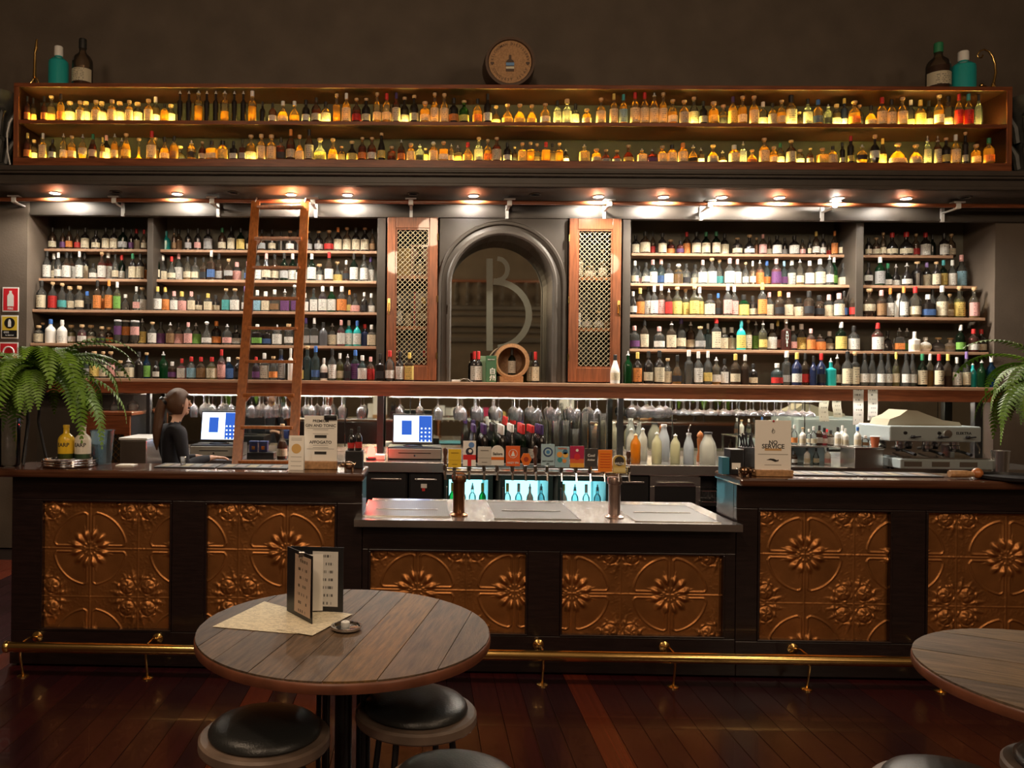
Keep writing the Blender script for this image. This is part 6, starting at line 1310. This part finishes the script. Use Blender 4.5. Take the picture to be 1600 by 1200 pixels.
        plate(xc - w2 * .6, xc + w2 * .6, z1 - h * .22, z1 - h * .18, tuple(c * .35 for c in col)); plate(xc - w2 * .4, xc + w2 * .4, z0 + h * .16, z0 + h * .19, tuple(c * .35 for c in col)); plate(xc - w2 * .95, xc + w2 * .95, z0 + h * .40, z0 + h * .405, tuple(c * .5 for c in col))

# ================================================================== ON THE BAR TOP
zt = ZBT + .001
# tray and labelled bottles
tr_ = thing('drinks_tray', 'round stack of silver drinks trays under the yellow and white bottles', 'tray', (ax(109, 726, 4.5), 4.50, zt))
for k in range(3): MB().lathe([(.001, k * .013), (.135, k * .013), (.147, k * .013 + .004), (.150, k * .013 + .0125), (.146, k * .013 + .0125), (.134, k * .013 + .004), (.001, k * .013 + .003)], 40).build('tray', 'chrome', tr_)
for x, g, lab in ((103.5, (.78, .50, .03), 'yellow bottle printed EARP on the silver trays'), (129.5, (.76, .72, .62), 'white bottle printed EARP on the silver trays')):
    Y = 4.47; t = thing('gin_bottle', lab.replace('EARP', 'with dark lettering'), 'bottle', (ax(x, 700, Y), Y, zt + .043)); r = 12.6 * Y / F; hh_ = 53 * Y / F
    MB().lathe([(.001, 0), (r * .93, 0), (r, .006), (r, hh_ * .55), (r * .93, hh_ * .62), (r * .72, hh_ * .69), (r * .45, hh_ * .735), (r * .36, hh_ * .77), (r * .36, hh_ * .93), (.001, hh_ * .93)], 28).build('bottle_body', 'opaque', t, color=g)
    MB().lathe([(r * 1.003, .003), (r * 1.006, hh_ * .15), (r * 1.0, hh_ * .16), (r * .99, .003)], 28).build('base_band', 'glass', t, color=(.35, .5, .38))
    MB().lathe([(.001, hh_ * .92), (r * .40, hh_ * .92), (r * .40, hh_), (.001, hh_)], 18).build('stopper', 'cap', t, color=g)
    m = text_mb('EARP', .030, (0, 0, 0)); m.v = [(r * 1.012 * math.sin(v[0] / r), -r * 1.012 * math.cos(v[0] / r) + v[1], v[2] + hh_ * .42) for v in m.v]; m.build('lettering', 'ink', t)
    for dz in (.33, .28, .24): m = MB().box(-.02, .02, -.0004, .0004, -.0008, .0008); m.v = [(r * 1.006 * math.sin(v[0] / r), -r * 1.006 * math.cos(v[0] / r) + v[1], v[2] + hh_ * dz) for v in m.v]; m.build('fine_print', 'ink', t)
tub = thing('plastic_tub', 'clear bluish plastic tub beside the white lettered bottle', 'tub', (ax(160, 700, 4.62), 4.62, zt))
MB().lathe([(.001, 0), (.044, 0), (.058, .19), (.062, .192), (.062, .198), (.055, .198), (.042, .004), (.001, .004)], 24, power=5).build('tub', 'frostblue', tub)
M_fb = None
# fern and pot
M['leaf'] = pbr('fern_green', (.13, .26, .022), .5, vary=.35, vscale=9)
def fern(label, x, y, Y, scale, seed, nfr):
    c = at(x, y, Y); t = thing('potted_fern', label, 'plant', (c.x, Y, zt)); rr = random.Random(seed); zb0 = c.z - zt
    R_ = .105 * scale
    MB().lathe([(.001, zb0 - .09), (R_ * .55, zb0 - .09), (R_ * .9, zb0 - .05), (R_, zb0 - .01), (R_ * .98, zb0 + .02), (R_ * .92, zb0 + .02), (R_ * .9, zb0), (.001, zb0 - .005)], 28).build('bowl', M['potbrown'], t)
    for k in range(3):
        a = 2 * PI * k / 3 + .5; MB().tube([(.05 * math.cos(a), .05 * math.sin(a), zb0 - .085), (.035 * math.cos(a), .035 * math.sin(a), zb0 * .5), (.085 * math.cos(a), .085 * math.sin(a), .004)], .008, 8).build('stand_leg', 'blackmetal', t)
    for i in range(nfr):
        az_ = 2 * PI * i / nfr * 2.399 * 3 + rr.uniform(-.3, .3); L = scale * rr.uniform(.34, .66); el = rr.uniform(.05, 1.15); droop = rr.uniform(1.7, 3.2)
        pts, tg = [], []
        p = Vector((.04 * math.cos(az_), .04 * math.sin(az_), zb0)); ang = el; nseg = 26
        for k in range(nseg + 1):
            pts.append(p.copy()); d = Vector((math.cos(az_) * math.cos(ang), math.sin(az_) * math.cos(ang), math.sin(ang))); tg.append(d); p = p + d * L / nseg; ang = max(ang - droop / nseg * (.6 + .8 * k / nseg), -1.5)
            if p.z < .03: p.z = .03
        m = MB().tube(pts, [.0022 * (1 - .7 * k / nseg) for k in range(nseg + 1)], 4, smooth=False)
        side0 = Vector((-math.sin(az_), math.cos(az_), 0))
        for k in range(2, nseg + 1):
            f_ = k / nseg; ll = L * .125 * math.sin(PI * min(.98, f_ * .86 + .12)) + .004
            up = tg[k].cross(side0).normalized()
            for s_ in (-1, 1):
                q = pts[k]; dr = (side0 * s_ + tg[k] * .35 - up * -.0).normalized(); tip = q + dr * ll + Vector((0, 0, -.18 * ll)); w_ = tg[k] * L / nseg * .42
                md = q + dr * ll * .45 + up * (.05 * ll)
                m.add([q - w_ * .7, md - w_, tip, md + w_, q + w_ * .7], [(0, 1, 2, 3, 4)])
        m.build('frond', 'leaf', t)
    return t
M['potbrown'] = pbr('brown_patina_bowl', (.10, .062, .038), .45, metal=.3, vary=.3)
fern('spreading green fern in a brown bowl beside the yellow bottle', 50, 592, 4.56, 1.05, 3, 84)
fern('green fern at the coffee end of the bar, partly out of frame', 1668, 600, 4.56, 1.05, 8, 70)
jar = thing('glass_vase', 'tall ribbed clear glass vase under the fern fronds', 'vase', (ax(14, 690, 4.42), 4.42, zt))
MB().lathe([(.001, 0), (.05, 0), (.058, .01), (.060, .27), (.057, .27), (.054, .012), (.001, .01)], 20).build('vase', 'clear', jar)
# menu cards and sign boards
def board_sign(x0, x1, y0, y1, yb, label, lines, clip, Y):
    A, B = at(x0, y1, Y), at(x1, y0, Y); w2, h = (B.x - A.x) / 2, B.z - zt
    t = thing('menu_stand', label, 'sign', ((A.x + B.x) / 2, Y, zt)); bh = (y1 - yb) * Y / F
    MB().box(-w2 * 1.0, w2 * 1.0, -.03, .03, 0, bh, .003).build('timber_base', M['oak'], t); MB().box(-w2 * .97, w2 * .97, -.004, .001, bh + .001, h, .001).build('card', M['paper'], t)
    for s_, sz, zf, mat in lines:
        if s_.startswith('#'): MB().box(-w2 * .35, w2 * .35, -.0055, -.0042, h * zf - sz / 2, h * zf + sz / 2).build('print', mat, t)
        elif s_.startswith('_'): MB().box(-w2 * .8, w2 * .8, -.0050, -.0042, h * zf - sz / 2, h * zf + sz / 2).build('print', mat, t)
        elif s_.startswith('~'): MB().box(-w2 * .45, w2 * .45, -.0050, -.0042, h * zf - sz / 2, h * zf + sz / 2).build('print', mat, t)
        else: text_mb(s_, sz, (0, -.0046, h * zf)).build('lettering', mat, t)
    if clip: MB().box(w2 * .2, w2 * .95, -.014, .006, h - .022, h + .006, .003).tube([(w2 * .55, -.006, h + .004), (w2 * .55, -.006, h + .035)], .005, 8).build('clip', 'black', t)
    return t, w2, h
board_sign(474, 528, 650, 736, 724, 'tall cream menu board for gin and tonic on a timber base', [('PREMIUM', .022, .90, 'ink'), ('GIN AND TONIC', .0225, .815, 'ink'), ('_', .0018, .765, 'ink'), ('~', .0015, .735, 'ink'), ('#', .016, .61, 'ink'), ('~', .0015, .66, 'ink'), ('AFFOGATO', .024, .50, 'ink'), ('~', .0015, .445, 'ink'), ('~', .0015, .40, 'ink'), ('_', .0015, .375, 'ink'), ('#', .016, .30, 'ink')], True, 4.50)
t, w2, h = board_sign(1178, 1237, 657, 743, 733, 'cream sign board reading no service on a timber base', [('NO', .030, .60, 'ink'), ('SERVICE', .034, .53, 'ink'), ('~', .012, .475, 'goldink'), ('_', .0018, .39, 'ink'), ('~', .0015, .20, 'ink')], False, 4.42) if False else (None, None, None)
M['goldink'] = pbr('tan_ink', (.55, .33, .14), .6)
t, w2, h = board_sign(1178, 1237, 657, 743, 733, 'cream sign board reading no service on a timber base', [('NO', .030, .60, 'ink'), ('SERVICE', .034, .53, 'ink'), ('~', .012, .475, 'goldink'), ('_', .0018, .39, 'ink'), ('~', .0015, .20, 'ink')], False, 4.42)
MB().prism([(-.035, h * .29), (-.01, h * .285), (.012, h * .255), (.03, h * .27), (.03, h * .30), (.022, h * .285), (.005, h * .31), (-.015, h * .315)], -.0055, -.0042).build('print', 'ink', t)
MB().tube([(.0 + .008 * math.cos(a / 8 * PI), -.005, h * .80 + .010 * math.sin(a / 8 * PI)) for a in range(17)], .0012, 5, cap=False).tube([(-.002, -.005, h * .86), (-.002, -.005, h * .79)], .0014, 5).build('print', 'ink', t)
MB().lathe([(.001, 0), (.006, 0), (.006, .004), (.001, .006)], 12).xf(Matrix.Translation((0, -.0042, h - .004)) @ Matrix.Rotation(PI / 2, 4, 'X')).build('pin', 'obj', t, color=(.4, .03, .04))
cdx = thing('menu_card', 'narrow white folded card with an orange emblem beside the gin board', 'card', (ax(462.5, 710, 4.42), 4.42, zt)); hcd = 54 * 4.42 / F; wcd = 12 * 4.42 / F
MB().box(-wcd, wcd, -.0008, .0008, 0, hcd).xf(Matrix.Rotation(math.radians(-6), 4, 'X')).build('leaf_front', 'paper', cdx); MB().box(-wcd, wcd, -.0008, .0008, 0, hcd).xf(Matrix.Translation((0, .045, 0)) @ Matrix.Rotation(math.radians(7), 4, 'X')).build('leaf_back', 'paper', cdx)
MB().lathe([(.001, 0), (.027, 0), (.027, .001), (.001, .001)], 28).xf(Matrix.Rotation(math.radians(-6), 4, 'X') @ Matrix.Translation((0, -.0009, hcd * .62)) @ Matrix.Rotation(PI / 2, 4, 'X')).build('emblem', 'goldemblem', cdx)
for zf in (.92, .87, .38, .25, .12): MB().box(-wcd * .7, wcd * .7, -.0016, -.0008, hcd * zf - .0008, hcd * zf + .0008).xf(Matrix.Rotation(math.radians(-6), 4, 'X')).build('print', 'ink', cdx)
def pig(x, Y, label, flip=1):
    t = thing('bronze_pig', label, 'figurine', (ax(x, 732, Y), Y, zt)); k = 1.0
    m = MB().ball((0, 0, .032), .024, sx=1.35).ball((.033 * flip, -.004, .034), .014, sx=1.1).tube([(.040 * flip, -.005, .032), (.053 * flip, -.007, .030)], [.009, .0075], 10)
    for dx in (-.02, .018):
        for dy in (-.011, .011): m.tube([(dx * flip, dy, .022), (dx * flip, dy, 0)], [.008, .006], 8)
    m.build('body', M['bronze'], t)
    for dy in (-.009, .009): MB().prism([(.026 * flip, .044), (.036 * flip, .044), (.031 * flip, .056)], dy - .003 - .004, dy + .003 - .004).build('ear', M['bronze'], t)
    MB().tube([(-.031 * flip, 0, .038), (-.037 * flip, .002, .044), (-.034 * flip, .004, .048), (-.039 * flip, .002, .05)], .002, 6).build('tail', M['bronze'], t)
M['bronze'] = pbr('polished_bronze', (.30, .19, .12), .18, metal=1)
pig(545, 4.40, 'small bronze pig figurine beside the gin board', -1); pig(1163, 4.37, 'small bronze pig figurine beside the no service sign', 1)
hd = thing('napkin_holder', 'black box holder with dark bottles at the end of the ladder-side bar', 'holder', (ax(554, 715, 4.58), 4.58, zt))
MB().box(-.05, .05, -.045, .045, 0, .10, .004).build('box', 'black', hd)
for i, (dx, hh_) in enumerate(((-.02, .12), (.022, .135))): bottle('bitters_bottle', ax(554, 715, 4.58) + dx, 4.58, zt + .101, hh_, .040, 'rkrk', ['dark bitters bottle standing on the black holder', 'taller dark bitters bottle standing on the black holder'][i], 'bitters on the black holder')
cd_ = thing('straw_caddy', 'black plastic bar caddy full of napkins and straws', 'caddy', (ax(1157, 715, 4.52), 4.52, zt))
MB().box(-.075, .0, -.05, .05, 0, .14, .004).build('napkin_bin', 'black', cd_); MB().box(.002, .075, -.05, .05, 0, .15, .004).build('straw_bin', 'black', cd_)
MB().box(-.068, -.02, -.0525, -.0505, .03, .065).build('label', 'paper', cd_)
rs = random.Random(4)
for i in range(12):
    dx, dy = .012 + (i % 4) * .017, -.03 + (i // 4) * .03; MB().tube([(dx, dy, .151), (dx + rs.uniform(-.03, .012), dy + rs.uniform(-.01, .01), .215 + rs.uniform(0, .02))], .0035, 6).build('straw', 'black', cd_)
tag(MB().box(-.02, .02, -.03, .03, 0, .095, .002).build('coaster_box', 'obj', None, (ax(1131, 725, 4.5), 4.50, zt), color=(.03, .16, .24)), 'small blue carton beside the straw caddy', 'box')
# bar mats
def mat(x0, x1, Y0, Y1, label):
    X0, X1 = ax(x0, 730, Y0), ax(x1, 730, Y0); t = thing('bar_mat', label, 'bar mat', ((X0 + X1) / 2, Y0, zt)); w2 = (X1 - X0) / 2
    MB().box(-w2, w2, 0, Y1 - Y0, 0, .006, .002).build('mat', 'blackmetal', t)
    for k in range(5): MB().box(-w2 + .03 + k * (2 * w2 - .06) / 5, -w2 + .03 + (k + .75) * (2 * w2 - .06) / 5, .03, Y1 - Y0 - .05, .0062, .0072).build('print', 'obj', t, color=[(.30, .24, .14), (.25, .2, .2), (.34, .28, .15), (.2, .2, .22), (.3, .2, .12)][k])
mat(240, 335, 4.45, 4.65, 'dark printed bar mat before the bartender'); mat(338, 448, 4.45, 4.65, 'dark printed bar mat beside the ladder'); mat(1243, 1340, 4.45, 4.65, 'dark printed bar mat beside the no service sign'); mat(1345, 1476, 4.45, 4.65, 'dark printed bar mat before the coffee machine')
tag(MB().box(-.05, .05, -.04, .04, 0, .004).box(-.035, .035, -.03, .03, .0042, .006).build('order_pad', 'paper', None, (ax(198, 728, 4.56), 4.56, zt)), 'small white order pad beside the plastic tub', 'notepad')
sg = thing('shot_glass', 'small shot glass standing on the bar mat by the bartender', 'glass', (ax(286, 725, 4.56), 4.56, zt + .0075)); MB().lathe([(.001, 0), (.014, 0), (.019, .045), (.017, .045), (.012, .008), (.001, .007)], 16).build('glass', 'clearglass', sg)
mu = thing('wooden_muddler', 'turned wooden muddler with round knob lying on the bar', 'muddler', (ax(1512, 738, 4.42), 4.42, zt))
m = MB().lathe([(.001, -.10), (.018, -.10), (.020, -.095), (.020, -.01), (.014, .02), (.016, .03)], 16).xf(Matrix.Translation((0, 0, .024)) @ Matrix.Rotation(PI / 2, 4, 'Y')); m.build('shaft', 'oak', mu); MB().ball((.052, 0, .0295), .029).build('knob', 'ladder', mu)
bt_ = thing('serving_tray', 'round black serving tray under the coffee-side fern', 'tray', (ax(1585, 740, 4.40), 4.40, zt)); MB().lathe([(.001, 0), (.165, 0), (.175, .006), (.178, .022), (.174, .022), (.165, .008), (.001, .004)], 40).build('tray', 'black', bt_)

# ================================================================== BARTENDER
def skin_body(verts, edges, radii, root, levels=2):
    me = bpy.data.meshes.new('body_cage'); me.from_pydata([tuple(v) for v in verts], edges, []); o = bpy.data.objects.new('body_cage', me); C.objects.link(o)
    md = o.modifiers.new('skin', 'SKIN'); md.use_smooth_shade = True; md.branch_smoothing = .6
    sv = me.skin_vertices[0].data
    for i, r in enumerate(radii): sv[i].radius = (r, r) if not isinstance(r, tuple) else r; sv[i].use_root = (i == root)
    sb_ = o.modifiers.new('sub', 'SUBSURF'); sb_.levels = levels; sb_.render_levels = levels
    dg = bpy.context.evaluated_depsgraph_get(); out = bpy.data.meshes.new_from_object(o.evaluated_get(dg)); bpy.data.objects.remove(o); return out
PYy = 5.78; pb = at(266, 700, PYy)
fd = Vector((.80, .60, 0)).normalized(); sd = Vector((fd.y, -fd.x, 0))        # facing, and her right-hand side
V = lambda f_, s_, z: fd * f_ + sd * s_ + Vector((0, 0, z))
vs = [V(0, 0, .84), V(.005, 0, .98), V(.01, 0, 1.11), V(.015, 0, 1.205), V(.03, 0, 1.265), V(.045, 0, 1.315)]; ra = [(.125, .105), (.105, .088), (.118, .092), (.105, .08), (.05, .05), (.042, .042)]
es = [(i, i + 1) for i in range(5)]
hv = [V(.055, 0, 1.355), V(.06, 0, 1.415), V(.055, 0, 1.475)]; vs += hv; ra += [.066, .082, .070]; es += [(5, 6), (6, 7), (7, 8)]
def chain(start, pts, rs_):
    prev = start
    for p, r in zip(pts, rs_): vs.append(p); ra.append(r); es.append((prev, len(vs) - 1)); prev = len(vs) - 1
    return prev
for s_ in (-1, 1):
    rf_ = .12 if s_ > 0 else .06
    w_ = chain(3, [V(.01, s_ * .165, 1.225), V(.02, s_ * .19, 1.09), V(.04, s_ * .20, .985), V(.16, s_ * .17, .975 + rf_ * .3), V(.25, s_ * .14, .985 + rf_ * .3)], [.056, .047, .041, .034, .026])
    pw = chain(w_, [V(.295, s_ * .135, .985 + rf_ * .3), V(.33, s_ * .133, .98 + rf_ * .3)], [(.032, .016), (.034, .014)])
    for k in range(4):
        o_ = (-.024 + k * .016); ln_ = (.052, .062, .058, .046)[k]
        chain(pw, [V(.335, s_ * .133 + o_, .982 + rf_ * .3), V(.335 + ln_ * .5, s_ * .133 + o_ * 1.15, .978 + rf_ * .3), V(.335 + ln_, s_ * .133 + o_ * 1.2, .962 + rf_ * .3)], [.0095, .0085, .0075])
    chain(w_ + 1, [V(.30, s_ * .105, .985 + rf_ * .3), V(.325, s_ * .088, .978 + rf_ * .3)], [.011, .009])
    lf = .03 if s_ > 0 else -.03
    chain(0, [V(0, s_ * .085, .76), V(.01 + lf, s_ * .09, .44), V(-.01 + lf, s_ * .09, .10), V(.02 + lf, s_ * .092, .045), V(.12 + lf, s_ * .10, .03)], [.088, .058, .040, .040, .034])
me = skin_body(vs, es, ra, 0)
# face: nose, ears, eyes, mouth in the same mesh
fm = MB(); hc = V(.06, 0, 1.415)
def hp(f_, s_, z): return hc + fd * f_ + sd * s_ + Vector((0, 0, z))
fm.tube([hp(.074, 0, .018), hp(.094, 0, -.012), hp(.078, 0, -.022)], [.007, .011, .008], 8)
for s_ in (-1, 1): fm.ball(hp(.0, s_ * .080, -.005), .018, sz=1.3, sx=.6, sy=.6); fm.ball(hp(.071, s_ * .03, .005), .009); fm.tube([hp(.077, s_ * .015, .022), hp(.070, s_ * .045, .020)], .004, 6)
fm.tube([hp(.070, -.022, -.046), hp(.080, 0, -.046), hp(.070, .022, -.046)], .005, 6)
fm.ball(hp(.052, 0, -.062), .024)
bmx = bmesh.new(); bmx.from_mesh(me); fme = fm.mesh('face'); bmx.from_mesh(fme); me2 = bpy.data.meshes.new('person'); bmx.to_mesh(me2); bmx.free()
M['skin'] = pbr('skin', (.52, .30, .21), .5); M['shirt'] = pbr('dark_navy_shirt', (.008, .008, .014), .85, bump=.2, bscale=30); M['hair'] = pbr('brown_hair', (.085, .036, .016), .5, vary=.4, vscale=30, stretch=(20, 20, 3), bump=.4, bscale=60)
for mt in ('skin', 'shirt'): me2.materials.append(M[mt])
for p in me2.polygons:
    c = p.center; f_ = c.dot(fd); p.use_smooth = True
    p.material_index = 0 if (c.z > 1.285 or f_ > .24) else 1
per = tag(link('person', me2, None, (pb.x, PYy, 0)), 'bartender in a dark top with brown ponytail turned toward the till', 'person')
hm = MB()                                               # cap of hair, open at the face
n1, n2 = 22, 14; rows = []
for j in range(n2 + 1):
    th = PI * .78 * j / n2
    for i in range(n1):
        a = 2 * PI * i / n1; ff, ss = math.sin(th) * math.cos(a), math.sin(th) * math.sin(a)
        lim = 1.0
        z_ = math.cos(th)
        if ff > .25: z_ = max(z_, .42 + .15 * abs(ss))
        hm.v.append(tuple(hc + fd * (ff * (.098 if ff < 0 else .094) - .006) + sd * (ss * .092) + Vector((0, 0, z_ * .108 + .008))))
for j in range(n2):
    for i in range(n1): a, b = j * n1 + i, j * n1 + (i + 1) % n1; hm.f.append((a, b, b + n1, a + n1)); hm.sm.append(True)
hr = hm.build('hair', 'hair', per)
hb = hc - fd * .095
MB().tube([V(-.03, 0, 1.445), V(-.062, 0, 1.43), V(-.078, 0, 1.37), V(-.086, 0, 1.30), V(-.098, 0, 1.22), V(-.102, 0, 1.14), V(-.098, 0, 1.08)], [.026, .034, .036, .036, .032, .022, .004], 14).build('ponytail', 'hair', hr)
MB().tube([V(-.048, 0, 1.438), V(-.066, 0, 1.426)], .037, 14).build('hair_tie', 'black', hr)
